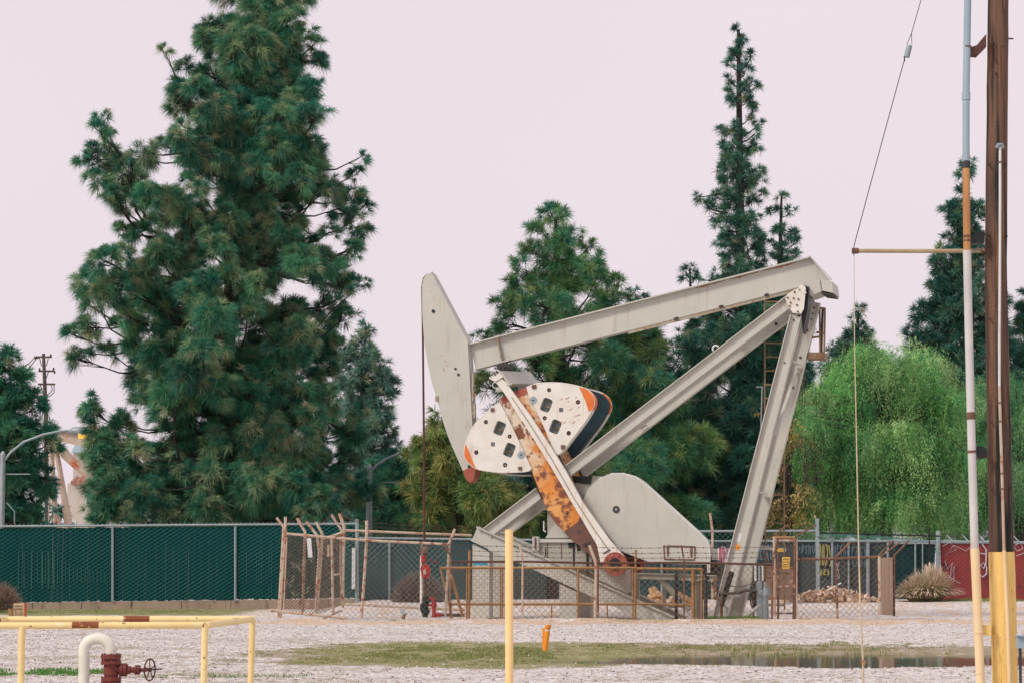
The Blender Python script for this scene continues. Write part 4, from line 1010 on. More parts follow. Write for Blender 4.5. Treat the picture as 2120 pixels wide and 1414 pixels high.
def pockets(o, items, v, mat_='pocket', ang=-0.4):
    for (x, y, w, h) in items:
        c = pj(x, y, -1.2)
        ca, sa = math.cos(ang), math.sin(ang)
        ux, uy = PU * ca + V((0, 0, sa)), PU * -sa + V((0, 0, ca))
        m = MB(); q = []
        for k in range(20):
            a = 6.2832 * k / 20; ex_, ey_ = math.copysign(abs(math.cos(a)) ** .4, math.cos(a)), math.copysign(abs(math.sin(a)) ** .4, math.sin(a))
            q.append(c + ux * ex_ * w / 2 + uy * ey_ * h / 2 - PV * .05)
        m.prism(q, PV * .21); ct = m.build('cutter', M['weight'], PJ); ct.parent = None
        ct.location = o.parent['_o']; carve(o, ct)
        fl_ = MB(); fl_.prism([p + PV * .202 for p in q], PV * .005); pk = fl_.build('pocket', M[mat_], o)
        s_ = MB(); s_.disc(c + PV * .12 - uy * h * .1, PV, .04, .09, 10); s_.build('stud', M['rust'], pk)
        s_ = MB(); s_.obox(c + PV * .10 + ux * .04 - uy * h * .1, ux * .08, PV * .02, uy * .02); s_.build('key', M['rust'], pk)
def holes(o, items, v):
    for (x, y, r) in items:
        c = pj(x, y, -1.2)
        m = MB(); m.disc(c, PV, r, .16, 18); ct = m.build('cutter', M['weight'], PJ); ct.parent = None; ct.location = o.parent['_o']; carve(o, ct)
        hb = MB().disc(c + PV * .076, PV, r, .006, 18).build('bolt_recess', M['dark'], o, True)
        MB().disc(c + PV * .05, PV, r * .5, .06, 6).build('bolt', M['rust'], hb)
wl = weight(WL, OL_, -1.2, 0.42, M['weight'], M['weight_orange'])
pockets(wl, [(1034, 886, .36, .47), (1054.4, 931, .36, .47)], -1.2)
holes(wl, [(1005.9, 873, .075), (1055, 903, .075), (986, 936, .08), (1045.6, 962, .08)], -1.2)
wr = weight(WR, OR_, -1.2, 0.42, M['weight'], M['weight_orange'])
pockets(wr, [(1130.8, 838, .36, .47), (1149.4, 882.7, .36, .47)], -1.2)
holes(wr, [(1136.7, 807, .075), (1127.6, 865, .075), (1196.5, 832, .08), (1177.3, 896, .08)], -1.2)
for o, x, y in ((wl, 1079, 941), (wr, 1104, 828)):
    c = pj(x, y, -1.2) - PV * .006
    hb = MB().disc(c, PV, .13, .014, 18).build('lock_recess', M['galv'], o, True); MB().disc(c - PV * .01, PV, .03, .02, 8).build('pin', M['black'], hb)
rg3 = np.random.default_rng(12)
for i in range(16):
    px_, py_ = 1158 + 44 * rg3.random(), 808 + 70 * rg3.random(); ln_ = .03 + .09 * rg3.random(); d_ = (PU * .85 + V((0, 0, .5))).normalized(); c = pj(px_, py_, -1.2) - PV * .003; n__ = d_.cross(PV).normalized() * (.008 + .012 * rg3.random())
    MB().prism([c - d_ * ln_, c - n__, c + d_ * ln_, c + n__ * .8], PV * -.002).build('rust_run', M['rustrun'], wr)
for o, pts in ((wl, ((1020, 848, .06), (1077, 969, .06))), (wr, ((1106, 800, .07), (1166, 925, .07)))):
    mm = MB()
    for x, y, s_ in pts: mm.obox(pj(x, y, -1.2) - PV * .02, PU * s_, PV * .03, V((0, 0, s_)))
    mm.each('rusty_lug', M['rust'], o)
for o, pts in ((wl, ((1020.6, 919), )), (wr, ((1161.6, 848), ))):
    mm = MB()
    for x, y in pts: mm.obox(pj(x, y, -1.2) - PV * .002, PU * .07, PV * .004, V((0, 0, .07)))
    mm.build('square_boss', M['pocket'], o)
# raised rims of the near weights
for o, pts in ((wl, WLr), (wr, WRr)):
    rm = MB(); rm.tube([pj(x, y, -1.2) + PV * .02 for x, y in pts], 0.03, 6); rm.build('rim', M['weight'], o, True)
# far pair, bodies and tips in the navy that stands for shade
FWL = [(x, y) for x, y in WL]; 
wl2 = weight(WL, OL_, 0.82, 0.42, M['shaded_face'], M['shaded_face'])
wr2 = weight(WR, OR_, 0.82, 0.42, M['shaded_face'], M['shaded_face'])
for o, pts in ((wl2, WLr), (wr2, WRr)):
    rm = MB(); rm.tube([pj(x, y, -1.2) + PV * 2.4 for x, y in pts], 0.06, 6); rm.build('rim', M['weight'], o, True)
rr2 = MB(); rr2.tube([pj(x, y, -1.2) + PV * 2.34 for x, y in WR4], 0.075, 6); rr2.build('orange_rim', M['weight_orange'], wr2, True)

# gear reducer and its pedestal
gb = MB()
gb.prism([pj(1133, 1050, -0.6), pj(1215, 1050, -0.6), pj(1215, 1113, -0.6), pj(1133, 1113, -0.6)], PV * 1.2)
gb.prism([pj(1190, 985, -0.6), pj(1245, 985, -0.6), pj(1245, 1052, -0.6), pj(1185, 1052, -0.6)], PV * 1.1)
g = gb.build('gear_reducer', M['paint_dirty'], PJ)
MB().prism([pj(1149, 1082, -0.66), pj(1200, 1082, -0.66), pj(1215, 1113, -0.66), pj(1129, 1113, -0.66)], PV * 0.1).build('mount', M['paint'], g)
MB().prism([pj(1124, 1049, -0.62), pj(1136, 1049, -0.62), pj(1136, 1055, -0.62), pj(1124, 1055, -0.62)], PV * 1.0).build('flange', M['paint'], g)
MB().prism([pj(1184, 985, -0.64), pj(1226, 985, -0.64), pj(1222, 1002, -0.64), pj(1188, 998, -0.64)], PV * 0.05).build('oily_cover', M['black'], g)
MB().tube([pj(1126, 1078, -.7), pj(1126, 1098, -.7), pj(1130, 1100, -.7)], .03, 6).build('sight_glass', M['white'], g)
sft = MB(); sft.tube([pj(1178, 1030, -.95), pj(1178, 1030, -.95) + PV * 1.9], .22, 16); sft.build('crankshaft', M['dark'], PJ, True)
pd = MB()
pd.prism([pj(1117, 1121, -0.8), pj(1225, 1121, -0.8), pj(1225, 1178, -0.8), pj(1117, 1178, -0.8)], PV * 1.5)
p_ = pd.build('pedestal', M['paint_dirty'], PJ)
MB().prism([pj(1116, 1115, -0.9), pj(1230, 1115, -0.9), pj(1230, 1122, -0.9), pj(1116, 1122, -0.9)], PV * 1.7).build('top_plate', M['paint'], p_)
dr = MB()
for x, y0, y1, w in ((1188, 1122, 1176, 2.5), (1216.5, 1138, 1192, 3.2), (1183, 1122, 1134, 8), (1198, 1124, 1140, 5), (1208, 1124, 1130, 8)):
    dr.prism([pj(x - w, y0, -.81), pj(x + w, y0, -.81), pj(x + w * .6, y1, -.81), pj(x - w * .6, y1, -.81)], PV * -.006)
dr.each('oil_drip', M['black'], p_)
sm_ = MB()
for x in (1133.5, 1162.5): sm_.tube([pj(x, 1124, -.81), pj(x, 1156, -.81)], .015, 4)
sm_.each('weld_seam', M['rust'], p_)
hc = MB(); hc.prism([pj(1102, 1110, -.95), pj(1115, 1110, -.95), pj(1115, 1139, -.95), pj(1102, 1139, -.95)], PV * .2)
hc.build('tie_bracket', M['paint'], p_); MB().tube([pj(1108, 1112, -.98), pj(1108, 1137, -.98)], .03, 6).build('tie_bolt', M['rust'], p_)

# belt guard
BG = []
cx_, cy_, rr_ = 1279, 1054, 74
for k in range(19):
    a = math.radians(112 + (360 - 112 - 95 + 0) * 0)  # placeholder
for a in range(78, 236, 3): BG.append((cx_ + rr_ * math.cos(math.radians(a)), cy_ - rr_ * math.sin(math.radians(a))))
BG += [(1241, 1118), (1300, 1146), (1353, 1166), (1469, 1168), (1470, 1150), (1468, 1131), (1463, 1118), (1442, 1097), (1390, 1050), (1345, 1009), (1330, 995), (1315, 986)]
q = [pj(x, y, -0.8) for x, y in BG]
bgm = MB().prism(q, PV * 0.45).build('belt_guard', M['paint'], PJ)
MB().disc(pj(1275.7, 1053.7, -0.81), PV, .12, .03, 20).build('shaft_hole', M['dark'], bgm, True)
MB().disc(pj(1275.7, 1053.7, -0.83), PV, .045, .03, 12).build('shaft_end', M['galv'], bgm, True)
ht = MB()
hq = [(1374, 1129), (1439, 1131), (1438, 1158), (1376, 1157)]
for i in range(4):
    ht.tube([pj(*hq[i], -.82), pj(*hq[(i + 1) % 4], -.82)], .022, 4)
ht.prism([pj(1380, 1130, -.815), pj(1385, 1130, -.815), pj(1384, 1151, -.815), pj(1381, 1151, -.815)], PV * -.01)
ht.prism([pj(1428, 1131, -.815), pj(1434, 1131, -.815), pj(1433, 1153, -.815), pj(1430, 1153, -.815)], PV * -.01)
ht.build('hatch_frame', M['rust'], bgm)
tr_ = MB(); tr_.tube([pj(x, y, -.81) for x, y in BG[20:22]] if False else [pj(x, y, -.78) for x, y in [(1469, 1168), (1470, 1150), (1468, 1131), (1463, 1118), (1442, 1097), (1345, 1009), (1315, 986), (1290, 980), (1268, 980), (1240, 991)]], .028, 6); tr_.build('edge_trim', M['white'], bgm, True)
MB().prism([pj(1463, 1150, -.83), pj(1470, 1150, -.83), pj(1470, 1185, -.83), pj(1464, 1185, -.83)], PV * .1).build('guard_leg', M['paint'], bgm)
# motor behind the guard
mo = MB(); mo.disc(pj(1478, 1178, -.2), PV, .32, 1.0, 18); mo.build('motor', M['black'], PJ, True)
mo = MB(); mo.prism([pj(1469, 1135, -.6), pj(1478, 1135, -.6), pj(1480, 1158, -.6), pj(1472, 1150, -.6)], PV * .6); mo.build('motor_cover', M['paint'], PJ)

# base: sloping skid beams, columns, front sub-frame
for v in (-0.95, 0.95):
    dv = PV * (v + .95)
    a, b = pj(989, 1089, -0.95) + dv, pj(1398, 1277, -0.95) + dv; t, h = seam_dir(a, b)
    sl = MB().ibeam(a, b, h, 0.53, 0.30, PV, 0.035, 0.025).build('skid_beam', M['paint'], PJ)
    MB().prism([pj(977, 1121, -0.95) + dv, pj(990, 1089, -.95) + dv, pj(991, 1090, -.95) + dv, pj(985, 1120, -.95) + dv], PV * .3).build('end_cap', M['paint_edge'], sl)
    # rusted top edge line
    for (x0, y0, x1, yb, dep) in ((978, 1126, 1013, 1279, .9), (1158, 1208, 1194, 1281, .9)):
        cm = MB().prism([pj(x0, y0, -1.02) + dv, pj(x1, y0 + (x1 - x0) * .47, -1.02) + dv, pj(x1, yb, -1.02) + dv, pj(x0, yb, -1.02) + dv], PV * 0.45)
        c_ = cm.build('column', M['paint'], PJ)
        if v < 0 and x0 < 1000:
            MB().prism([pj(979, 1162, -1.028), pj(1009, 1162, -1.028), pj(1009, 1169, -1.028), pj(979, 1169, -1.028)], PV * -.004).build('blue_stripe', M['blue'], c_)
for s in (0.03, 0.35, 0.7):
    c = pj(989, 1089, -.95).lerp(pj(1398, 1277, -.95), s) - V((0, 0, .3)); MB().obox(c + PV * .95, PU * .08, PV * .8, V((0, 0, .15))).build('cross_member', M['paint'], PJ)
# a thin upper rail that runs to the pedestal
MB().ibeam(pj(1060, 1112, .6), pj(1105, 1134, .6), V((0, 0, 1)), .1, .15, PV).build('tie_rail', M['paint'], PJ)
# gear support leg below the pedestal and motor stand
MB().prism([pj(1240, 1178, -.6), pj(1296, 1178, -.6), pj(1296, 1226, -.6), pj(1240, 1200, -.6)], PV * .8).build('bearing_stand', M['paint'], PJ)
ms = MB().ibeam(pj(1318, 1185, -.9), pj(1484, 1190, -.9), V((0, 0, 1)), .2, .2, PV, .03, .02)
ms = ms.build('motor_rail', M['paint_dirty'], PJ)
MB().ibeam(pj(1318, 1185, -.9) + PV * 1.5, pj(1484, 1190, -.9) + PV * 1.5, V((0, 0, 1)), .2, .2, PV, .03, .02).build('motor_rail', M['paint_dirty'], PJ)
for (x0, y0, x1, y1, w, v) in ((1366, 1197, 1428, 1262, .12, -.85), (1445, 1196, 1445, 1282, .12, -.8), (1461, 1199, 1461, 1284, .08, -1.0), (1320, 1200, 1320, 1240, .1, .5), (1376, 1200, 1376, 1270, .07, .6)):
    MB().tube([pj(x0, y0, v), pj(x1, y1, v)], w * .8, 4).build('strut', M['paint_dirty'] if x0 != 1461 else M['dark'], PJ)
MB().tube([pj(1400, 1187, -1.1), pj(1400, 1283, -1.1)], .055, 10).build('black_post', M['black'], PJ, True)
bp_ = MB(); bp_.tube([pj(1480, 1198, -1.15), pj(1482, 1236, -1.15), pj(1493, 1242, -1.15), pj(1494, 1284, -1.15)], .05, 8); bp_.build('drain_pipe', M['rust'], PJ, True)
bc = MB(); bc.tube([pj(1474, 1205, -1), pj(1480, 1215, -1), pj(1490, 1230, -1), pj(1530, 1226, -1.1), pj(1545, 1221, -1.1), pj(1568, 1224, -1.1)], .05, 8); bc.build('power_hose', M['dark'], PJ, True)
bc = MB(); bc.tube([pj(1512, 1213, -1.12), pj(1535, 1214, -1.15), pj(1550, 1210, -1.15), pj(1568, 1202, -1.1)], .014, 5); bc.build('cable', M['dark'], PJ, True)

# ladder with rungs and the small landing, at the back of the rear legs
LV_ = 1.5
ld = MB()
for x in (1583, 1622):
    xb = x + 2
    ld.tube([pj(x, 618 if x < 1600 else 700, LV_), pj(xb, 1262, LV_)], .03, 4)
lo = ld.build('ladder', M['ladder'], PJ)
y = 625
while y < 1255:
    rg_ = MB(); rg_.obox((pj(1583, y, LV_) + pj(1622, y, LV_)) / 2, (pj(1622, y, LV_) - pj(1583, y, LV_)) / 2, PV * .03, V((0, 0, .022 if y % 2 else .03))); rg_.build('rung', M['ladder'], lo); y += 28.5
cg = MB()
for (a, b) in (((1708, 638), (1706, 742)), ((1697, 636), (1698, 742)), ((1672, 700), (1700, 697)), ((1690, 688), (1708, 690)), ((1698, 638), (1708, 639)), ((1676, 640), (1697, 638))):
    cg.tube([pj(*a, 1.0), pj(*b, 1.0)], .035, 4)
cg.prism([pj(1672, 729, .8), pj(1706, 729, .8), pj(1706, 743, .8), pj(1672, 743, .8)], PV * .7)
cg.each('landing_rail', M['ladder'], PJ)
MB().tube([pj(1703, 640, 1.05), pj(1700, 733, 1.05)], .045, 5).build('landing_post', M['dark'], PJ)
ap = MB(); ap.tube([pj(1578, 800, 1.5), pj(1574, 935, 1.5)], .025, 5); ap.tube([pj(1566, 801, 1.5), pj(1580, 801, 1.5)], .02, 4); ap.build('antenna_mast', M['galv'], PJ)

# ---------------------------------------------------------------- well head
WY = 79.6
W_ = thing('wellhead', 'black and red wellhead with polished rod under the horsehead', 'wellhead', (gx(880, WY), WY, 0))
a = lambda x, y, d=0: at(x, y, WY + d)
MB().tube([a(878, 1116), a(880, 1240)], .045, 8).build('polished_rod', M['rustdark'], W_, True)
MB().tube([a(873, 1150, .1), a(872.5, 1275, .1)], .06, 10).build('standpipe', M['cream'], W_, True)
c = MB(); c.obox(a(879, 1137), V((.10, 0, 0)), V((0, .12, 0)), V((0, 0, .13))); c.obox(a(872, 1140), V((.035, 0, 0)), V((0, .1, 0)), V((0, 0, .09))); c.build('carrier_bar', M['rust'], W_)
c = MB(); c.tube([a(877, 1148), a(877, 1163)], [.085, .095], 12); c.build('rod_clamp', M['redbright'], W_, True)
c = MB(); c.prism([a(873, 1168, -.12), a(880, 1164, -.12), a(887, 1169, -.12), a(892, 1180, -.12), a(889, 1188, -.12), a(887, 1195, -.12), a(874, 1196, -.12), a(872, 1185, -.12), a(870, 1176, -.12)], V((0, .28, 0)))
c.build('stuffing_box', M['redbright'], W_)
c = MB(); c.prism([a(876, 1180, -.13), a(880, 1176, -.13), a(883, 1186, -.13), a(877, 1190, -.13)], V((0, -.04, 0))); c.build('gland_plate', M['pinkrust'], W_)
c = MB(); c.tube([a(889, 1158), a(900, 1162)], .04, 6); c.tube([a(898, 1162), a(909, 1164)], .055, 6); c.build('lubricator_arm', M['rustdark'], W_)
c = MB(); c.tube([a(890, 1172), a(905, 1175), a(925, 1173)], .015, 5); c.build('hose', M['black'], W_)
bl_ = MB()
for y0, y1, r0, r1 in ((1234, 1238, .12, .12), (1238, 1246, .095, .1), (1246, 1250, .13, .13), (1250, 1262, .1, .11), (1262, 1267, .16, .16), (1267, 1272, .12, .12), (1272, 1278, .09, .09)):
    bl_.tube([a(881, y0), a(881, y1)], [r0, r1], 14)
bl_.obox(a(874, 1256), V((.07, 0, 0)), V((0, .08, 0)), V((0, 0, .12)))
bl_.build('casing_head', M['black'], W_, True)
rv = MB()
for y0, y1, r in ((1238, 1246, .05), (1246, 1249, .08), (1249, 1256, .1), (1256, 1259, .075), (1259, 1274, .065), (1274, 1279, .1)): rv.tube([a(898.5, y0), a(898.5, y1)], r, 12)
rv.tube([a(886, 1237), a(896, 1239)], .05, 8); rv.tube([a(886, 1252), a(896, 1252)], .04, 8); rv.tube([a(899, 1271), a(916, 1272)], .06, 10)
rv.tube([a(909, 1268), a(909, 1276)], .09, 10)
rv.build('side_valve', M['redbright'], W_, True)
MB().tube([a(898, 1226), a(898, 1240)], .015, 5).build('valve_stem', M['rustdark'], W_)
MB().tube([a(914, 1272), a(962, 1273)], .055, 8).build('flow_line', M['dark'], W_, True)
# ---------------------------------------------------------------- fences
def mesh_wires(mb, A, B, C_, D, pitch, r, dirs=(1, -1), jitter=0.0, slope=1.0):
    """diamond wire between the corners A (bottom left) B (bottom right) C_ (top right) D (top left)"""
    w = ((B - A).length + (C_ - D).length) / 2; h = ((D - A).length + (C_ - B).length) / 2
    P = lambda u, t: (A.lerp(B, u / w)).lerp(D.lerp(C_, u / w), t / h)
    for dr in dirs:
        k = -h / slope if dr > 0 else 0.0
        end = w if dr > 0 else w + h / slope
        while k < end:
            # line u = k + dr * t / slope
            t0, t1 = 0.0, h
            if dr > 0:
                t0 = max(t0, -k * slope); t1 = min(t1, (w - k) * slope)
            else:
                t0 = max(t0, (k - w) * slope); t1 = min(t1, k * slope)
            if t1 - t0 > 0.03: mb.tube([P(k + dr * t0 / slope, t0), P(k + dr * t1 / slope, t1)], r, 3, False)
            k += pitch
    return mb
def barbed(mb, p, q, r=.008, sag=.03, n_=6):
    pts = [p.lerp(q, i / n_) - V((0, 0, sag * 4 * (i / n_) * (1 - i / n_))) for i in range(n_ + 1)]
    mb.tube(pts, r, 3, False)
    L = (q - p).length; k = int(L / .28)
    for i in range(k):
        c = p.lerp(q, (i + .5) / k) - V((0, 0, sag * 4 * ((i + .5) / k) * (1 - (i + .5) / k))); mb.obox(c, V((.006, 0, .022)), V((0, .006, 0)), V((.012, 0, -.014)))
FY = 74.6
f = lambda x, y, Y=FY: at(x, y, Y)
# front run of the pumpjack enclosure
FR = thing('chain_link_fence', 'rusty chain-link fence with barbed wire right in front of the pumpjack base', 'fence', tuple(f(1265, 1283)), 'chain-link fence runs round the pumpjack')
def post(root, pts, r, mat_, name='post', n=8, Y=FY): return MB().tube([at(x, y, Y) for x, y in pts], r, n).build(name, M[mat_], root, True)
post(FR, [(934, 1162), (1100, 1162), (1240, 1165), (1420, 1164), (1602, 1168)], .036, 'rustdark', 'top_rail')
post(FR, [(917, 1123), (932.5, 1150), (934, 1168), (931.5, 1276)], .034, 'rust')
post(FR, [(1076, 1126), (1081.5, 1153), (1082, 1170), (1081, 1283)], .034, 'pinkrust')
post(FR, [(1220, 1128), (1231.7, 1158.6), (1234, 1175), (1232, 1284)], .05, 'pinkrust')
post(FR, [(1238, 1165), (1238, 1284)], .03, 'rust')
post(FR, [(1410.7, 1128), (1416.6, 1161), (1416, 1284)], .03, 'rust')
post(FR, [(1609, 1123), (1600.5, 1158), (1599, 1180), (1598, 1284)], .036, 'rust')
w = MB(); mesh_wires(w, f(934, 1280), f(1598, 1284), f(1600, 1166), f(934, 1164), .21, .0065); w.build('chain_mesh', M['wirerust'], FR)
w = MB()
for k, (ya, yb) in enumerate(((1130, 1133), (1141, 1143), (1151, 1153))):
    xs_ = [(920 + 5 * k, ya - 5), (1077 + 2 * k, ya), (1222 + 3 * k, ya + 2), (1412 + 2 * k, ya + 2), (1607 - 2 * k, ya + 1)]
    for i in range(4): barbed(w, f(*xs_[i]), f(*xs_[i + 1]))
w.build('barbed_wire', M['rustdark'], FR)
# brown guard frame behind it
GYv = 76.2
g_ = lambda x, y: at(x, y, GYv)
GF = thing('guard_railing', 'brown painted guard frame with square mesh around the cranks', 'guard railing', tuple(g_(1190, 1281)))
for y in (1175, 1250):
    MB().tube([g_(911 if y < 1200 else 930, y), g_(1318, y)], .045, 4).build('rail', M['brownrail'], GF)
MB().tube([g_(1318, 1176), g_(1453, 1178)], .045, 4).build('rail', M['brownrail'], GF)
MB().tube([g_(1318, 1249), g_(1430, 1252)], .04, 4).build('rail', M['brownrail'], GF)
for (x0, y0, x1, y1, r) in ((912, 1175, 936, 1278, .045), (931, 1178, 933, 1280, .04), (972, 1137, 971, 1280, .05), (967, 1176, 966, 1280, .035), (1197, 1177, 1197, 1281, .045), (1238, 1177, 1238, 1281, .04), (1316, 1137, 1315, 1282, .045), (1310, 1177, 1310, 1282, .035), (1435, 1177, 1436, 1284, .08), (1453, 1177, 1453, 1284, .05), (1142, 1252, 1142, 1281, .03), (1257, 1252, 1257, 1281, .03), (1036, 1177, 1036, 1281, .03), (1040, 1177, 1040, 1281, .03)):
    MB().tube([g_(x0, y0), g_(x1, y1)], r * .85, 4).build('post', M['brownrail'], GF)
MB().tube([g_(932, 1180), g_(958, 1276)], .045, 4).build('brace', M['brownrail'], GF)
w = MB()
for x in np.arange(975, 1310, 5.6): w.tube([g_(x, 1178), g_(x, 1249)], .0045, 3, False)
for y in np.arange(1182, 1249, 5.6): w.tube([g_(973, y), g_(1310, y)], .0045, 3, False)
w.build('guard_mesh', M['wirerust'], GF)

# leaning open enclosure on the left
LF = thing('chain_link_fence', 'leaning pinkish rusted chain-link enclosure with bent arms at the green fence', 'fence', tuple(at(640, 1272, 76)), 'chain-link fence runs round the pumpjack')
LY = 76.0
def lp_(pts, r=.05, mat_='pinkrust', Y=LY, nm='post'): post(LF, pts, r, mat_, nm, 8, Y)
lp_([(572.5, 1071), (587, 1090), (585, 1130), (576.6, 1279)], .045)
lp_([(591, 1069), (591, 1108), (586, 1180), (580, 1279)], .05)
lp_([(594, 1112), (587, 1270)], .025, Y=75.9)
lp_([(615, 1072), (631.6, 1100), (629, 1180), (626.4, 1269)], .05)
lp_([(634, 1079), (656.5, 1107), (661, 1140), (657, 1200), (654, 1268)], .05, Y=79)
lp_([(654.4, 1080), (667, 1104), (665, 1150), (655.5, 1268)], .05)
lp_([(685.6, 1064), (707, 1096), (705, 1150), (708, 1256)], .045, Y=80)
lp_([(703, 1062), (712.5, 1090), (710, 1180), (709.4, 1257)], .06, Y=80)
lp_([(686.6, 1112), (689.7, 1270)], .045, Y=76)
lp_([(759, 1077), (759, 1117), (754, 1200), (748, 1279)], .05, Y=75.2)
lp_([(942, 1094), (930.5, 1123), (926, 1200), (922, 1274.5)], .045, Y=75.2)
lp_([(593, 1104), (760, 1118), (929.5, 1126)], .042, Y=75.1, nm='top_rail')
lp_([(713.6, 1097), (977, 1107.5)], .045, Y=83, nm='top_rail')
lp_([(668, 1116), (707, 1102)], .045, nm='top_rail', Y=78)
lp_([(560, 1263), (718, 1279)], .045, Y=75.4, nm='bottom_rail')
lp_([(709, 1250), (962.6, 1262)], .045, Y=83, nm='bottom_rail')
lp_([(664, 1282), (709, 1262)], .035, Y=76.5, nm='bottom_rail')
lp_([(690, 1190), (708, 1186)], .035, Y=76.2, nm='bottom_rail')
w = MB()
mesh_wires(w, at(583, 1266, 75.9), at(655, 1272, 75.9), at(665, 1112, 75.9), at(593, 1108, 75.9), .11, .009)
mesh_wires(w, at(655, 1272, 77), at(709, 1252, 79), at(709, 1104, 79), at(665, 1116, 77), .12, .008)
w.build('chain_mesh', M['rust'], LF)
for seg in range(3):
  w = MB(); [lambda: mesh_wires(w, at(748, 1279, 75.1), at(922, 1276, 75.1), at(930, 1126, 75.1), at(758, 1119, 75.1), .19, .0055), lambda: mesh_wires(w, at(712, 1252, 83), at(962, 1262, 83), at(972, 1108, 83), at(714, 1098, 83), .22, .0055), lambda: mesh_wires(w, at(662, 1279, 75.6), at(748, 1279, 75.2), at(757, 1119, 75.2), at(664, 1110, 75.6), .2, .0055)][seg](); w.build('chain_mesh', M['wire'], LF)
lb = MB(); lb.obox(at(641, 1133, 75.7), (at(644.5, 1133, 75.7) - at(640, 1133, 75.7)), V((0, .01, 0)), (at(639.5, 1113, 75.7) - at(641, 1133, 75.7))); lb.build('sign_plate', M['white'], LF)
lb = MB(); lb.obox(at(679.5, 1139, 75.7), (at(682, 1139, 75.7) - at(679.5, 1139, 75.7)), V((0, .01, 0)), V((0, 0, .2))); lb.build('sign_plate', M['pinkrust'], LF)
w = MB()
pp = [(572, 1071, 76), (590, 1069, 76), (615, 1073, 76), (654, 1081, 76), (686, 1064, 80), (703, 1062, 80), (759, 1077, 75.2)]
for i in range(6): barbed(w, at(*pp[i]), at(*pp[i + 1]), .007, .12)
w.build('barbed_wire', M['rustdark'], LF); w = MB()
for k in range(4): barbed(w, at(759, 1080 + 9 * k, 83), at(975, 1090 + 6 * k, 83), .006, .05)
w.build('barbed_wire', M['rustdark'], LF)

# right run: gate frame, post with arm, woven end panel
RF = thing('chain_link_fence', 'rusty chain-link fence run with bent arms between gate and brown end panel', 'fence', tuple(at(1735, 1283, 75.4)), 'chain-link fence runs round the pumpjack')
RY = 75.4
post(RF, [(1760, 1122), (1730, 1153), (1730, 1170), (1734, 1283)], .042, 'rust', Y=RY)
post(RF, [(1647, 1157), (1730, 1156), (1818, 1152)], .045, 'rust', 'top_rail', Y=RY)
post(RF, [(1820, 1150), (1822, 1272)], .05, 'pinkrust', Y=RY)
for (x, y, x2, y2) in ((1818, 1150, 1850, 1118), (1822, 1152, 1864, 1121), (1850, 1150, 1883, 1117)): post(RF, [(x, y), (x2, y2)], .028, 'rust', 'arm', Y=RY)
w = MB(); mesh_wires(w, at(1650, 1282, RY), at(1820, 1273, RY), at(1818, 1153, RY), at(1648, 1157, RY), .2, .0065); w.build('chain_mesh', M['wirerust'], RF)
w = MB()
barbed(w, at(1686, 1108, RY), at(1757, 1124, RY)); barbed(w, at(1757, 1124, RY), at(1850, 1119, RY)); barbed(w, at(1745, 1137, RY), at(1840, 1128, RY)); w.build('barbed_wire', M['rustdark'], RF)
EPm = thing('woven_panel', 'brown woven screen panel closing the right end of the enclosure', 'screen panel', tuple(at(1835, 1273, 76)))
MB().prism([at(1819, 1272, 75.8), at(1852, 1273, 77.2), at(1851, 1153, 77.2), at(1818, 1154, 75.8)], V((0, .04, 0))).build('screen', mk('brown_screen', col(168, 130, 98), col(186, 162, 142), 1.2, 0.85, [(col(186, 176, 164), 0.6, 1.5, 0.1), (col(110, 80, 58), 0.62, 10, 0.1)], 0.3, 30, streak=(6, 6, .5)), EPm)
MB().tube([at(1851, 1275, 77.1), at(1851, 1150, 77.1)], .04, 8).build('post', M['rust'], EPm, True)

GT = thing('gate', 'narrow rusty pipe gate with two small yellow signs right of the pumpjack', 'gate', tuple(at(1625, 1283, 75.2)))
gp = lambda x, y: at(x, y, 75.2)
for pts, mm, r in (([(1603, 1110), (1603, 1276)], 'pinkrust', .05), ([(1611, 1116), (1611, 1283)], 'rust', .04), ([(1646, 1113), (1644, 1283)], 'rust', .055), ([(1649, 1118), (1649, 1280)], 'pinkrust', .035)):
    MB().tube([gp(*p) for p in pts], r, 8).build('post', M[mm], GT, True)
for pts, mm, r in (([(1604, 1112), (1646, 1112)], 'brownrail', .045), ([(1611, 1118), (1645, 1118)], 'pinkrust', .035), ([(1605, 1269), (1645, 1269)], 'rust', .03), ([(1613, 1214), (1643, 1213)], 'pinkrust', .03)):
    MB().tube([gp(*p) for p in pts], r, 8).build('rail', M[mm], GT, True)
for (x, y, x2, y2) in ((1603, 1107, 1632, 1085), (1649, 1108, 1690, 1086)): MB().tube([gp(x, y), gp(x2, y2)], .035, 6).build('arm', M['rust'], GT, True)
w = MB(); mesh_wires(w, gp(1612, 1268), gp(1644, 1268), gp(1645, 1120), gp(1612, 1120), .2, .006); w.build('chain_mesh', M['wirerust'], GT)
def tiny_sign(parent, c, w_, h_, rows):
    s = MB().obox(c, V((w_ / 2, 0, 0)), V((0, .01, 0)), V((0, 0, h_ / 2))).build('sign', M['signyellow'], parent)
    m = MB(); rg_ = np.random.default_rng(int(abs(c.z) * 1000))
    for (yo, n_) in rows:
        for i in range(n_):
            x = -w_ * .38 + w_ * .76 * (i + .5) / n_
            m.obox(c + V((x, -.014, yo * h_)), V((w_ * .26 / n_, 0, 0)), V((0, .003, 0)), V((0, 0, h_ * .07)))
    m.build('lettering', M['signdark'], s)
M['signyellow'] = mk('sign_yellow', col(224, 178, 84), col(206, 156, 74), 6, .6)
M['signdark'] = mk('sign_ink', col(96, 60, 36), None)
tiny_sign(GT, at(1627.5, 1157, 75.1), .26, .15, ((0, 6), ))
tiny_sign(GT, at(1627, 1170, 75.1), .24, .21, ((.18, 5), (-.18, 4)))
tiny_sign(GT, at(1616, 1138.5, 75.1), .2, .1, ((0, 5), ))
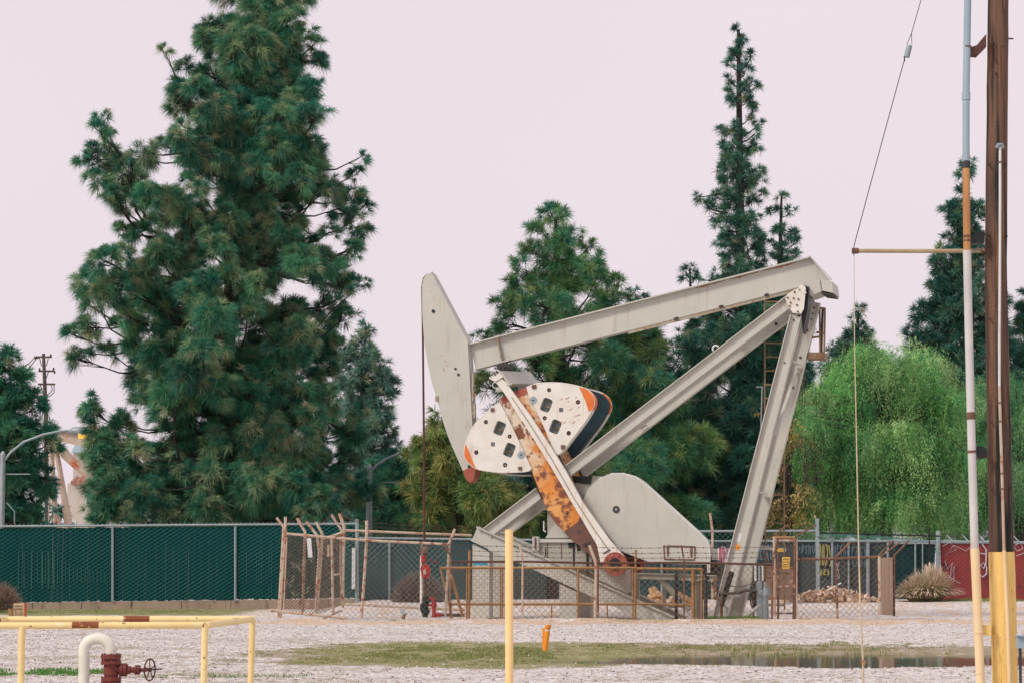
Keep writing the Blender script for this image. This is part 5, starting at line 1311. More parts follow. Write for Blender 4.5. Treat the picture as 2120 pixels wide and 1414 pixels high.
# electrical service inside the fence
EL = thing('electrical_service', 'grey electrical post with meter pipe and looped black cable right of the legs', 'electrical post', tuple(at(1572, 1283, 75.7)))
e_ = lambda x, y, Y=75.7: at(x, y, Y)
MB().obox(e_(1571.5, 1227), V((.085, 0, 0)), V((0, .05, 0)), V((0, 0, .9))).build('post', M['galv'], EL)
c = MB(); c.tube([e_(1585, 1284), e_(1584, 1232)], .11, 10); c.tube([e_(1586, 1232), e_(1587, 1216)], [.15, .12], 10); c.tube([e_(1584, 1216), e_(1584, 1204)], .05, 8); c.tube([e_(1576, 1225), e_(1590, 1224)], .07, 8); c.build('conduit', M['galv'], EL, True)
MB().obox(e_(1565, 1186), V((.06, 0, 0)), V((0, .05, 0)), V((0, 0, .25))).build('panel', M['white'], EL); MB().obox(e_(1577, 1186), V((.05, 0, 0)), V((0, .05, 0)), V((0, 0, .25))).build('panel', M['white'], EL)
c = MB()
for dx in (0, 4, 8): c.tube([e_(1556 + dx, 1225), e_(1553 + dx, 1240), e_(1557 + dx, 1258), e_(1563 + dx * .5, 1250), e_(1564 + dx * .5, 1228)], .03, 6)
c.each('cable_loop', M['black'], EL, True)
MB().tube([e_(1560, 1170), e_(1560, 1284)], .035, 8).build('post', M['dark'], EL, True)
MB().tube([e_(1544, 1278), e_(1572, 1252)], .07, 6).build('conduit_stub', M['paint'], EL, True)
MB().tube([e_(1570, 1198), e_(1576, 1203), e_(1582, 1199), e_(1585, 1207)], .02, 6).build('short_cable', M['rustdark'], EL, True)
MB().obox(at(1600, 1135, 78), V((.55, 0, -.05)) * .8, V((0, .1, 0)), V((0, 0, .06))).build('cross_arm', M['paint'], EL)

# green slatted fence on its kerb wall
GYf = 95.0
GN = thing('slatted_fence', 'long dark green slatted chain-link fence on a block kerb at the left', 'fence', tuple(at(370, 1240, GYf)), 'boundary fences')
k_ = lambda x, y, Y=GYf: at(x, y, Y)
slm = mk('green_slats', col(2, 58, 60), col(4, 68, 68), 1.2, .9, [(col(2, 46, 48), .6, 8, .1)], 0.25, 6, streak=(12, 1, .15), spec=.1)
sl = MB()
xw = np.arange(k_(-60, 1100).x, k_(737, 1100).x, .105)
rg = np.random.default_rng(9)
for x in xw:
    px = 1060 + x / GYf * F
    zt, zb = k_(px, 1089.5 - (px / 737) * 6 + 3).z, k_(px, 1248 - (px / 737) * 9.5).z
    yo = rg.normal() * .006
    zt2, zb2 = zt - abs(rg.normal()) * .012, zb + abs(rg.normal()) * .03
    sl.box(x - .0515, x + .0515, GYf + .05 + yo, GYf + .065 + yo, zb2, zt2)
sl.build('slats', slm, GN)
w = MB(); mesh_wires(w, k_(-60, 1248.5), k_(737, 1239), k_(737, 1086), k_(-60, 1092), .26, .0075, dirs=(1,), slope=.62); w.build('chain_mesh', M['wiregreen'], GN)
w = MB(); mesh_wires(w, k_(-60, 1248.5), k_(737, 1239), k_(737, 1086), k_(-60, 1092), .26, .0035, dirs=(-1,), slope=.62); w.build('chain_mesh', M['wiregreen'], GN)
MB().tube([k_(-60, 1089.5), k_(737, 1083.5)], .045, 8).build('top_rail', M['galv'], GN, True)
kn = MB()
for x in np.arange(-60, 737, 9): 
    c = k_(x, 1089.5 - (x + 60) / 797 * 6 - 2); kn.tube([c, c + V((.05, 0, .05))], .014, 4)
kn.build('mesh_knuckles', M['galv'], GN)
for x in (-22, 233, 487): MB().tube([k_(x, 1089, GYf - .05), k_(x, 1244, GYf - .05)], .05, 8).build('post', M['galv'], GN, True)
MB().tube([k_(739, 1074, GYf - .1), k_(739, 1252, GYf - .1)], .08, 10).build('end_post', M['galv'], GN, True)
ws = MB()
for px in (38, 50, 65, 88, 100, 112): 
    ws.tube([k_(px, 1140, GYf - .01), k_(px, 1218, GYf - .01)], .012, 4)
for px in np.arange(78, 225, 8.2): ws.tube([k_(px, 1145 + (px - 78) * .3, GYf - .01), k_(px, 1205, GYf - .01)], .006, 4)
ws.build('light_gaps', M['wiregreen'], GN)
MB().obox(k_(732, 1176, GYf - .3), V((.07, 0, 0)), V((0, .08, 0)), V((0, 0, .85))).build('utility_box', M['white'], GN)
# kerb wall
KB = thing('kerb_wall', 'low concrete block kerb wall under the green fence', 'kerb wall', tuple(at(330, 1262, GYf)))
xk = [-60, -25, 67, 169, 273, 376, 478, 580, 680, 741]
for i in range(9):
    a, b = xk[i] + .6, xk[i + 1] - .6
    yt = lambda x: 1248.5 - (x + 60) / 797 * 9.5
    MB().prism([k_(a, yt(a)), k_(b, yt(b)), k_(b, yt(b) + 26), k_(a, yt(a) + 26)], V((0, .35, 0))).build('block', M['concrete'], KB)

# darker slatted fences behind the enclosure
def slat_fence(label, x0, x1, yt0, yt1, yb0, yb1, Y, mat_, posts, group='boundary fences', wirem='wire', pitch=.2, rail='galv', slat=.16, cat='fence', name='slatted_fence', wr=.006, Y1=None):
    Y1 = Y if Y1 is None else Y1
    root = thing(name, label, cat, tuple(at((x0 + x1) / 2, (yb0 + yb1) / 2, Y)), group)
    A_, B_, C2, D_ = at(x0, yb0, Y), at(x1, yb1, Y1), at(x1, yt1, Y1), at(x0, yt0, Y)
    s = MB(); L = (B_ - A_).length; n_ = int(L / slat)
    nrm = V((0, 1, 0))
    for i in range(n_):
        u0, u1 = (i + .004) / n_, (i + .996) / n_
        oo = nrm * (.05 + rg.normal() * .006)
        s.prism([A_.lerp(B_, u0) + oo, A_.lerp(B_, u1) + oo, D_.lerp(C2, u1) + oo, D_.lerp(C2, u0) + oo], nrm * .012)
    s.build('slats', mat_, root)
    w = MB(); mesh_wires(w, A_, B_, C2, D_, pitch, wr); w.build('chain_mesh', M[wirem], root)
    MB().tube([D_, C2], .045, 8).build('top_rail', M[rail], root, True)
    for (x, y0, y1, r) in posts:
        u = (x - x0) / (x1 - x0); MB().tube([at(x, y0, Y + (Y1 - Y) * u - .07), at(x, y1, Y + (Y1 - Y) * u - .07)], r, 8).build('post', M['galv'], root, True)
    return root
M['tealslat'] = mk('teal_slats', col(36, 72, 74), col(28, 60, 66), .8, .7)
M['greyslat'] = mk('grey_slats', col(62, 78, 80), col(44, 62, 68), .9, .7, [(col(82, 92, 90), .6, 3, .1)])
M['redslat'] = mk('red_slats', col(160, 56, 58), col(142, 50, 54), 1.0, .65, [(col(108, 50, 52), .58, 2.2, .1)])
M['wireteal'] = mk('fence_wire_teal', col(82, 122, 122), col(60, 98, 100), .4, .6)
slat_fence('dark teal slatted fence behind the wellhead and the dry bush', 744, 1130, 1113, 1117, 1250, 1246, 97, M['tealslat'], [(806, 1122, 1250, .05), (873, 1122, 1248, .04)], wirem='wireteal', pitch=.24)
slat_fence('dark teal slatted fence seen under the sloping skid beam', 1130, 1480, 1117, 1119, 1246, 1243, 97.5, M['tealslat'], [(1240, 1120, 1245, .05), (1370, 1120, 1244, .05)], wirem='wireteal', pitch=.24)
gf = slat_fence('grey slatted fence with blue, yellow and pink graffiti behind the gate', 1480, 1852, 1119.5, 1119, 1242, 1240, 96, M['greyslat'], [(1649, 1120, 1238, .05), (1723, 1120, 1238, .05), (1757, 1120, 1238, .04), (1797, 1115, 1240, .08), (1838, 1120, 1240, .05)], pitch=.24)
M['ink_blue'] = mk('graffiti_blue', col(116, 134, 142), col(96, 114, 124), 3, .7)
M['ink_yellow'] = mk('graffiti_yellow', col(168, 156, 100), col(146, 138, 90), 3, .7)
M['ink_pink'] = mk('graffiti_pink', col(196, 124, 134), col(176, 100, 112), 3, .7)
M['ink_white'] = mk('graffiti_white', col(206, 196, 200), col(180, 172, 180), 3, .7)
def scrawl(root, x0, x1, y0, y1, Y, mat_, seed, n_=5, r=.03, kind=0):
    rg_ = np.random.default_rng(seed); m = MB()
    for i in range(n_):
        cx = x0 + (x1 - x0) * (i + .5) / n_; w = (x1 - x0) / n_ * .62
        pts = []
        st_ = rg_.random() * 6.28; K = 14; k1 = rg_.integers(1, 4); k2 = rg_.integers(1, 4)
        for j in range(K):
            t = j / (K - 1)
            pts.append(at(cx + w * .5 * math.sin(st_ + k1 * t * 5.5), y0 + (y1 - y0) * (.5 - .46 * math.cos(k2 * t * 3.14 + .4)) + rg_.normal() * .8, Y - .03))
        m.tube(pts, r, 4)
    m.build('graffiti', M[mat_], root)
scrawl(gf, 1650, 1695, 1128, 1146, 95.97, 'ink_blue', 3, 6, .016)
scrawl(gf, 1694, 1722, 1124, 1172, 95.97, 'ink_yellow', 4, 4, .03)
scrawl(gf, 1696, 1718, 1178, 1190, 95.97, 'ink_yellow', 14, 3, .025)
scrawl(gf, 1724, 1760, 1126, 1160, 95.97, 'ink_blue', 5, 5, .012)
scrawl(gf, 1762, 1795, 1128, 1175, 95.97, 'ink_blue', 6, 4, .015)
scrawl(gf, 1486, 1512, 1130, 1190, 95.97, 'ink_white', 7, 4, .045)
scrawl(gf, 1488, 1506, 1130, 1185, 95.93, 'ink_pink', 8, 3, .025)
scrawl(gf, 1566, 1600, 1126, 1160, 95.97, 'ink_blue', 12, 5, .016)
scrawl(gf, 1730, 1740, 1160, 1200, 95.97, 'ink_white', 15, 1, .01)
rf = slat_fence('red slatted fence with white graffiti at the far right', 1948, 2700, 1122, 1128, 1243, 1264, 95, M['redslat'], [(1942, 1098, 1243, .09), (2150, 1100, 1248, .08)], wirem='wirerust', pitch=.2)
MB().tube([at(1690, 1119, 95.5), at(1942, 1120, 95), at(2700, 1127, 95)], .05, 8).build('top_rail', M['galv'], rf, True)
def line(root, pts, Y, mat_, r): MB().tube([at(x, y, Y - .05) for x, y in pts], r, 4).build('graffiti', M[mat_], root)
line(rf, [(2034, 1126), (2042, 1138), (2041, 1168), (2036, 1176), (2030, 1170), (2036, 1164), (2043, 1174), (2042, 1188), (2034, 1194), (2028, 1188)], 95, 'ink_white', .03)
line(rf, [(2008, 1146), (2022, 1144), (2040, 1146)], 95, 'ink_white', .022)
line(rf, [(1952, 1130), (1966, 1122), (1980, 1136), (1958, 1148), (1975, 1128), (2000, 1140), (2012, 1128)], 95, 'ink_white', .012)
line(rf, [(1956, 1160), (1962, 1178), (1972, 1164), (1966, 1196), (1976, 1170), (1974, 1205), (1962, 1190), (1984, 1206), (1988, 1206)], 95, 'ink_white', .012)
line(rf, [(2102, 1128), (2112, 1122), (2118, 1134), (2106, 1140), (2100, 1132)], 95, 'ink_white', .014)
line(rf, [(2104, 1150), (2120, 1144)], 95, 'ink_white', .014)
w = MB()
for x in (1960, 1992, 2026, 2060, 2096, 2130): w.tube([at(x, 1106, 95.3), at(x + 14, 1121, 94.9)], .025, 5)
w.each('arm', M['galv'], rf)
w = MB()
for k in range(3): barbed(w, at(1945, 1106 + 4 * k, 95.2), at(2190, 1106 + 4 * k, 95.2), .012, .02, 10)
w.build("barbed_wire", M["black"], rf)
w = MB(); w.tube([at(1700, 1103, 94), at(1800, 1105, 94), at(1943, 1109, 94)], .03, 6); w.tube([at(1895, 1120, 95), at(1897, 1246, 95)], .035, 6)
# dark gate leaf in the gap
DG = slat_fence('very dark green slatted gate in the gap beside the fountain grass', 1852, 1936, 1124, 1124, 1240, 1240, 99, mk('dark_green_slats', col(10, 52, 50), col(8, 42, 44), 1, .6), [(1895, 1122, 1215, .04), (1910, 1122, 1215, .03)], wirem='wireteal', pitch=.3, wr=.003)
BP = thing('steel_stake', 'thin black steel stake standing beside the fountain grass', 'stake', tuple(at(1924, 1245, 94)))
MB().tube([at(1924, 1090, 94), at(1924.5, 1246, 94)], .035, 6).build('stake', M['black'], BP, True)
# upper fence line with tall white post
UF = thing('chain_link_fence', 'see-through chain-link fence with a tall white post behind the gate', 'fence', tuple(at(1692, 1241, 92)), 'chain-link fence runs round the pumpjack')
MB().tube([at(1440, 1099, 92), at(1692, 1098, 92)], .045, 8).build('top_rail', M['galv'], UF, True)
MB().obox(at(1692.5, 1158, 91.9), V((.07, 0, 0)), V((0, .07, 0)), V((0, 0, 1.66))).build('tall_post', M['galv'], UF)
MB().tube([at(1687, 1066, 91.9), at(1690, 1076, 91.9), at(1690, 1110, 91.9)], .04, 6).build('insulator', M['pinkrust'], UF)
MB().tube([at(1470, 1061, 92), at(1475, 1098, 92), at(1475, 1240, 92)], .05, 8).build('post', M['pinkrust'], UF, True)
w = MB(); mesh_wires(w, at(1440, 1122, 92), at(1692, 1122, 92), at(1692, 1099, 92), at(1440, 1100, 92), .22, .007); mesh_wires(w, at(1696, 1121, 93), at(1945, 1121, 93), at(1800, 1106, 93), at(1696, 1103, 93), .22, .006); w.build('chain_mesh', M['wiregreen'], UF)
w = MB(); w.tube([at(1692, 1102, 92), at(1800, 1105, 93), at(1945, 1109, 94.7)], .035, 6); w.build('black_rail', M['black'], UF)

# ---------------------------------------------------------------- utility pole with its conduits and guy
PY = 33.8
UPo = thing('utility_pole', 'brown wooden utility pole with yellow painted foot at the right', 'utility pole', (gx(2082, PY), PY, 0))
u_ = lambda x, y, Y=PY: at(x, y, Y)
def polem(pts, wid, mat_, name, nseg):
    m = MB(); P_ = []; R_ = []
    rg_ = np.random.default_rng(5)
    for i in range(nseg):
        t = i / (nseg - 1); yy = pts[0][1] + (pts[-1][1] - pts[0][1]) * t
        xx = np.interp(yy, [p[1] for p in pts], [p[0] for p in pts]); ww = np.interp(yy, [p[1] for p in pts], wid)
        P_.append(u_(xx + rg_.normal() * .25, yy)); R_.append(ww / 2 / F * PY * (1 + rg_.normal() * .008))
    m.tube(P_, R_, 28); return m.build(name, M[mat_], UPo, True)
polem([(2067, -120), (2066.5, 0), (2061.7, 560), (2073.5, 1143)], [41, 43, 45.5, 51], 'woodpole', 'pole_shaft', 26)
polem([(2073.5, 1142), (2081, 1414), (2082, 1450)], [53, 52.5, 52.5], 'yellowwood', 'painted_foot', 12)
def ctube(pts, w_, mat_, name, dY=-.3):
    return MB().tube([u_(x, y, PY + dY) for x, y in pts], w_ / 2 / F * (PY + dY), 14).build(name, M[mat_], UPo, True)
ctube([(2004, -60), (2003.5, 0), (2000, 200), (2000, 335)], 15, 'greyblue', 'upper_conduit')
ctube([(2000, 192), (2000, 208)], 18, 'greyblue', 'coupling'); ctube([(2000, 322), (2000, 336)], 17, 'greyblue', 'coupling'); ctube([(2000, 334), (2000, 349)], 17, 'dark', 'coupling')
ctube([(2000, 348), (2001, 420), (2002, 520)], 15, 'conduit_rust', 'rusted_conduit')
ctube([(2002, 519), (2003, 560), (2006, 700), (2010, 860), (2014, 1000), (2018, 1136)], 17, 'conduit', 'white_conduit')
ctube([(2018, 1135), (2024, 1270), (2030, 1414), (2031, 1450)], 18.5, 'creamtube', 'lower_conduit')
ctube([(2009.5, 853), (2010, 868)], 18, 'rust', 'coupling'); ctube([(2011.7, 932), (2012, 937)], 19, 'rust', 'clamp'); ctube([(2003, 96), (2003, 99)], 17, 'rust', 'clamp'); ctube([(2002, 488), (2002, 492)], 18, 'rust', 'clamp'); ctube([(2002, 497), (2002, 500)], 18, 'rust', 'clamp'); ctube([(2025.5, 1303), (2025.8, 1310)], 21, 'creamtube', 'clamp'); ctube([(2028.5, 1391), (2028.7, 1394)], 20, 'creamtube', 'clamp')
def bracket(q, mm): MB().prism([u_(x, y, PY - .28) for x, y in q], V((0, .24, 0))).build('standoff', M[mm], UPo)
bracket([(2011, 98), (2023, 94), (2042, 71), (2042, 98), (2027, 113), (2012, 112)], 'rustdark')
bracket([(2009, 492), (2022, 484), (2038, 478), (2038, 503), (2026, 503), (2011, 504)], 'black')
bracket([(2018, 930), (2024, 922), (2036, 924), (2044, 932), (2044, 946), (2032, 950), (2020, 943)], 'black')
bracket([(2033, 1293), (2052, 1294), (2052, 1315), (2033, 1314)], 'yellowwood')
ctube([(2070.5, 301), (2070.5, 430), (2070, 560), (2069, 700), (2069, 800)], 5.5, 'white', 'thin_conduit', -.22)
ctube([(2069, 799), (2071, 870), (2073.6, 952), (2076, 1040), (2078.8, 1140)], 6, 'pinkrust', 'thin_conduit', -.22)
ctube([(2078.8, 1139), (2086.6, 1308), (2089.6, 1414), (2090, 1440)], 7.5, 'creamtube', 'thin_conduit', -.22)
MB().tube([u_(2064, 307, PY - .22), u_(2067, 300, PY - .24), u_(2074, 300, PY - .24), u_(2076, 307, PY - .22)], .03, 8).build('weather_head', M['galv'], UPo, True)
for y in (335, 870, 1010, 978, 832): ctube([(np.interp(y, [300, 560, 800, 952, 1140], [2070.5, 2070, 2069, 2073.6, 2078.8]), y), (np.interp(y, [300, 560, 800, 952, 1140], [2070.5, 2070, 2069, 2073.6, 2078.8]), y + 3)], 9, 'rust', 'strap', -.22)
stp = MB()
for x, y in ((2096, 81), (2056, 88), (2078, 96), (2061, 124), (2062, 152), (2047, 340), (2083, 342), (2046, 486), (2085, 490), (2046, 530), (2049, 660), (2051, 872), (2092, 862), (2052, 1012), (2094, 1010)):
    stp.tube([u_(x, y, PY - .2), u_(x, y, PY + .02)], .014, 6)
stp.tube([u_(2087, 81, PY), u_(2098, 81, PY)], .012, 5); stp.each('bolt', M['dark'], UPo)
st_ = MB(); st_.tube([u_(1768, 520), u_(1900, 520.5), u_(2045, 520)], .032, 10); st_.build('guy_strut', mk('strut_paint', col(186, 168, 134), col(164, 140, 106), 3, .6, [(col(130, 78, 52), .58, 3, .1)]), UPo, True)
c = MB(); c.tube([u_(1764, 520), u_(1777, 520)], .045, 10); c.tube([u_(2030, 520), u_(2042, 520)], .045, 10); c.each('strut_clamp', M['rust'], UPo, True)
gw = MB(); gw.tube([u_(1922, -50), u_(1907, 0), u_(1887, 70)], .006, 5); gw.tube([u_(1887, 70), u_(1878, 92)], .005, 4); gw.tube([u_(1887, 70), u_(1888, 92)], .005, 4); gw.tube([u_(1873, 128), u_(1872, 117)], .01, 4)
gw.tube([u_(1873, 122), u_(1838, 250), u_(1800, 390), u_(1768, 510), u_(1767.5, 530)], .007, 5); gw.build('guy_wire', M['dark'], UPo)
gw = MB(); gw.tube([u_(1883, 95), u_(1877, 119)], .045, 10); gw.build('insulator', M['galv'], UPo, True)
gw = MB(); gw.tube([u_(1768, 527), u_(1769, 700), u_(1773, 900), u_(1777, 1100), u_(1781.5, 1280), u_(1787, 1372), u_(1787, 1450)], [.006, .0075, .009, .011, .014, .017, .02], 6); gw.build('lower_guy', M['pinkguy'] if 'pinkguy' in M else mk('guy_guard', col(214, 190, 156), col(190, 172, 146), 1, .6), UPo, True)
MB().tube([u_(1785, 1366), u_(1789, 1370), u_(1786, 1376)], .032, 8).build('guy_knot', M['brownrail'], UPo, True)
JB = thing('junction_box', 'pale grey electrical box on a conduit cut by the right edge', 'electrical box', (gx(2112, 33), 33, 0))
MB().obox(at(2118, 1328, 33), V((.09, 0, 0)), V((0, .06, 0)), V((0, 0, .088))).build('box', M['greyblue'], JB); MB().obox(at(2118, 1315, 32.97), V((.1, 0, 0)), V((0, .09, 0)), V((0, 0, .008))).build('lid', M['greyblue'], JB)
MB().tube([at(2112, 1340, 33), at(2113, 1440, 33)], .022, 8).build('conduit', M['dark'], JB, True)

# ---------------------------------------------------------------- foreground pipes
bo = MB(); BYy = 31.0
bo.tube([at(1054.3, 1470, BYy), at(1054, 1097.5, BYy), at(1054, 1095.6, BYy)], [.0545, .0545, .051], 24)
tag(bo.build('pipe_post', M['bollard'], smooth=True), 'tall plain yellow pipe post standing in front of the pumpjack', 'post')
RL = thing('pipe_railing', 'low pale yellow pipe railing with rusty bands at the bottom left', 'pipe railing', (gx(230, 31), 31, 0))
Y0, Y1 = 30.3, 34.0
def rt(pts, r, mat_='yellow', name='rail'): return MB().tube(pts, r, 16).build(name, M[mat_], RL, True)
fl, fr = at(-140, 1295, Y0), at(424.5, 1293.5, Y0); brr, bll = at(523, 1280.8, Y1), at(12, 1281.5, Y1)
mid = fr.lerp(brr, .06)
rt([fl, at(418, 1293.6, Y0), fr + V((.02, .03, .0)), fr + (brr - fr) * .08], .046)
rt([fr + V((.01, .01, 0)), brr - V((0, .05, 0))], .046)
rt([brr + V((.03, 0, 0)), bll], .046)
rt([bll + V((0, .02, 0)), bll.lerp(fl, .6)], .046)
rt([at(30, 1293.8, Y0), at(30, 1293.8, Y0)][:0] or [at(150, 1293.7, Y0), at(205, 1293.6, Y0)], .0485, 'band', 'rust_band')
rt([at(256, 1280.8, Y1), at(310, 1280.8, Y1)], .0485, 'band', 'rust_band')
rt([fr.lerp(brr, .55), fr.lerp(brr, .68)], .0485, 'band', 'rust_band'); rt([bll.lerp(fl, .12), bll.lerp(fl, .3)], .0485, 'band', 'rust_band')
for (x, xb, Y) in ((45.5, 42.5, Y0), (424.5, 421, Y0), (523, 517, Y1)): rt([at(x, 1296 if Y < 32 else 1283, Y), at(xb, 1470, Y)], .046 if Y < 32 else .047, 'yellow', 'post')
VU = thing('vent_pipe', 'cream gooseneck pipe joined to a dark red flanged valve with handwheel', 'vent pipe with valve', (gx(200, 31.6), 31.6, 0))
VY = 31.6; v_s = F / VY
vt = lambda x, y, d=0: at(x, y, VY + d)
R_ = 22.5 / 2 / v_s
pts = [vt(173.5, 1470), vt(174, 1360), vt(174, 1340)]
cx_, cy_, ra = 201.8, 1339, 27.8
for k in range(1, 13):
    a_ = math.pi - math.pi * k / 12 * .97; pts.append(vt(cx_ + ra * math.cos(a_), cy_ - (ra - 9) * math.sin(a_) - (0 if k < 12 else 0)))
pts = [vt(173.5, 1470), vt(174, 1360), vt(174, 1345)] + [vt(cx_ + ra * math.cos(math.pi * (1 - k / 12)), 1345 - 24 * math.sin(math.pi * k / 12)) for k in range(1, 12)] + [vt(229.6, 1345), vt(229.6, 1352)]
MB().tube(pts, R_, 20).build('gooseneck', M['cream'], VU, True)
vb = MB()
for (y0, y1, w) in ((1354, 1362, 42), (1363.5, 1366, 36), (1367, 1374, 42), (1374, 1378, 30), (1378, 1386, 30), (1386, 1396, 32), (1396, 1402, 28), (1401, 1409, 41), (1410.5, 1420, 42), (1420, 1470, 24)):
    vb.tube([vt(230, y0), vt(230, y1)], w / 2 / v_s, 22)
vb.tube([vt(230, 1384), vt(250, 1385)], [12 / v_s, 9 / v_s], 14)
for (x0, x1, w) in ((249, 255, 27), (256, 262, 27), (262, 270, 17), (270, 281, 12), (280, 284, 20), (285, 289, 20), (289, 304, 8)): vb.tube([vt(x0, 1386), vt(x1, 1386)], w / 2 / v_s, 16)
for i in range(8):
    a_ = i * math.pi / 4 + .2
    for y0, y1 in ((1351.5, 1376), (1399, 1424)): vb.tube([vt(230, y0) + V((.118 * math.cos(a_), .118 * math.sin(a_), 0)), vt(230, y1) + V((.118 * math.cos(a_), .118 * math.sin(a_), 0))], .012, 6)
    vb.tube([vt(247, 1386) + V((0, .075 * math.cos(a_), .075 * math.sin(a_))), vt(264, 1386) + V((0, .075 * math.cos(a_), .075 * math.sin(a_)))], .009, 6)
    if i % 2: vb.tube([vt(278, 1386) + V((0, .055 * math.cos(a_), .055 * math.sin(a_))), vt(291, 1386) + V((0, .055 * math.cos(a_), .055 * math.sin(a_)))], .009, 6)
vb.build('gate_valve', M['redoxide'], VU, True)
hw = MB(); c = vt(310, 1385.5); rw = 22 / v_s
ax = V((.93, -.36, 0)).normalized(); sx = ax.cross(V((0, 0, 1))).normalized()
ring = [c + sx * rw * math.cos(k * 2 * math.pi / 28) + V((0, 0, rw * math.sin(k * 2 * math.pi / 28))) for k in range(29)]
hw.tube(ring, .011, 8, False); hw.disc(c, ax, .03, .04, 12)
for k in range(5):
    a_ = k * 2 * math.pi / 5 + .3; hw.tube([c, c + sx * rw * math.cos(a_) + V((0, 0, rw * math.sin(a_)))], .008, 6)
hw.build('handwheel', M['rustred'] if 'rustred' in M else mk('wheel_rust_red', col(96, 44, 42), col(74, 38, 38), 10, .6), VU, True)
MB().tube([vt(303, 1386), vt(336, 1384)], .010, 8).build('valve_stem', M['black'], VU, True)

# orange marker posts, small sign post, ground stub
mo = MB(); mo.tube([at(1128.5, 1346, 48), at(1134.5, 1296, 48)], .055, 14); mo1 = mo.build('marker_post', M['orange'], smooth=True); tag(mo1, 'taller leaning orange marker post with a round cap on the wet ground', 'marker post', 'orange marker posts')
MB().tube([at(1134.3, 1299, 48), at(1134.8, 1293, 48)], .066, 14).build('cap', M['orange'], mo1, True); MB().tube([at(1133.3, 1306, 48), at(1133.7, 1303, 48)], .057, 14).build('reflective_band', M['white'], mo1, True)
mo = MB(); mo.tube([at(1126.5, 1340, 49), at(1127, 1300, 49)], .045, 12); mo2 = mo.build('marker_post', M['orange'], smooth=True); tag(mo2, 'shorter orange marker post half hidden behind the leaning one', 'marker post', 'orange marker posts')
SP = thing('sign_stand', 'small orange-edged warning sign beside an open yellow pipe end behind the railing', 'sign', tuple(at(38, 1290, 70)))
s_ = lambda x, y: at(x, y, 70)
MB().tube([s_(22.5, 1292), s_(22.5, 1251)], .07, 10).build('pipe_stub', M['brownrail'], SP, True); MB().disc(s_(22.5, 1255) + V((0, -.08, 0)), V((0, 1, 0)), .06, .04, 14).build('pipe_mouth', M['black'], SP)
sg = MB().prism([s_(26, 1275), s_(49, 1275), s_(51, 1248), s_(28, 1248)], V((0, .02, 0))).build('sign_plate', mk('sign_cream', col(206, 180, 140), col(186, 158, 118), 8, .6), SP)
lt = MB()
for r_, n2 in ((1254, 6), (1260, 7), (1266, 5), (1271, 6)):
    for i in range(n2): lt.obox(s_(31 + 16.0 * (i + .5) / n2, r_) - V((0, .012, 0)), V((.011, 0, 0)), V((0, .003, 0)), V((0, 0, .022)))
lt.build('lettering', M['rust'], sg)
MB().tube([s_(52.5, 1292), s_(52.5, 1248)], .045, 6).build('post', mk('orange_rust', col(190, 96, 60), col(160, 84, 54), 5, .7), SP)
GS = thing('pipe_stub', 'short rusty ground stub with a round disc left of the wellhead', 'pipe stub', tuple(at(835, 1281, 73)))
MB().tube([at(835, 1281, 73), at(835, 1271, 73)], .06, 8).build('stub', M['rust'], GS, True); MB().disc(at(834, 1265.5, 73), V((.2, 1, 0)), .09, .02, 16).build('disc', M['galv'], GS, True)
MB().tube([at(836, 1276, 73), at(843, 1268, 73)], .02, 6).build('handle', M['rust'], GS)

# ---------------------------------------------------------------- rubble, bushes
def rocks(name, label, cat, x0, x1, zt, Y, n_, seed, mats, smax=.3, flat=.6, base=1242):
    rg_ = np.random.default_rng(seed); root = thing(name, label, cat, tuple(at((x0 + x1) / 2, base, Y)))
    gz = float(gh(gx((x0 + x1) / 2, Y), Y)); X0, X1 = gx(x0, Y), gx(x1, Y)
    ms = [MB() for _ in mats]
    for i in range(n_):
        t = rg_.random(); x = X0 + (X1 - X0) * t; hgt = zt * (1 - abs(2 * t - 1) ** 1.6)
        z = gz + hgt * rg_.random(); s = smax * (.3 + .7 * rg_.random())
        c = V((x, Y + rg_.normal() * .4 + (gz + hgt - z) * -.5, z)); k = rg_.integers(0, len(mats))
        r3 = rg_.normal(size=(3, 3)); u1 = V(tuple(r3[0])).normalized(); u2 = u1.cross(V(tuple(r3[1]))).normalized(); u3 = u1.cross(u2)
        f1, f2, f3 = s * .5, s * .5 * (.5 + .5 * rg_.random()), s * .5 * flat * (.3 + .7 * rg_.random())
        q = []
        for kk in range(6): 
            a = kk * math.pi / 3 + rg_.random() * .5; q.append(c + u1 * f1 * math.cos(a) + u2 * f2 * math.sin(a) - u3 * f3)
        ms[k].prism(q, u3 * 2 * f3)
    cnt = 0; cap_ = 96 // len(mats)
    for mm, mt in zip(ms, mats):
        per = 8                                        # faces of one chunk
        nch = len(mm.v) // 12
        order = sorted(range(nch), key=lambda i: sum(v.y for v in mm.v[i * 12:i * 12 + 12]))
        rest = MB()
        for rank, i in enumerate(order):
            if rank < cap_ - 1:
                p = MB(); p.v = mm.v[i * 12:i * 12 + 12]; p.f = [tuple(q - i * 12 for q in f_) for f_ in mm.f[i * per:(i + 1) * per]]; p.build('chunk', mt, root)
            else:
                b_ = len(rest.v); rest.v += mm.v[i * 12:i * 12 + 12]; rest.f += [tuple(q - i * 12 + b_ for q in f_) for f_ in mm.f[i * per:(i + 1) * per]]
        if rest.v: rest.build('rubble', mt, root, kind='stuff')
    return root
CT = mk('concrete_chunk', col(226, 202, 186), col(200, 170, 150), 3, .9, [(col(120, 96, 84), .6, 5, .1)], .3, 12); CT2 = mk('wood_scrap', col(200, 162, 132), col(164, 128, 104), 4, .9)
rocks('rubble_pile', 'long heap of broken pale concrete and boards in front of the graffiti fence', 'rubble pile', 1616, 1818, .55, 92, 330, 61, [CT, CT2], .34, .3)
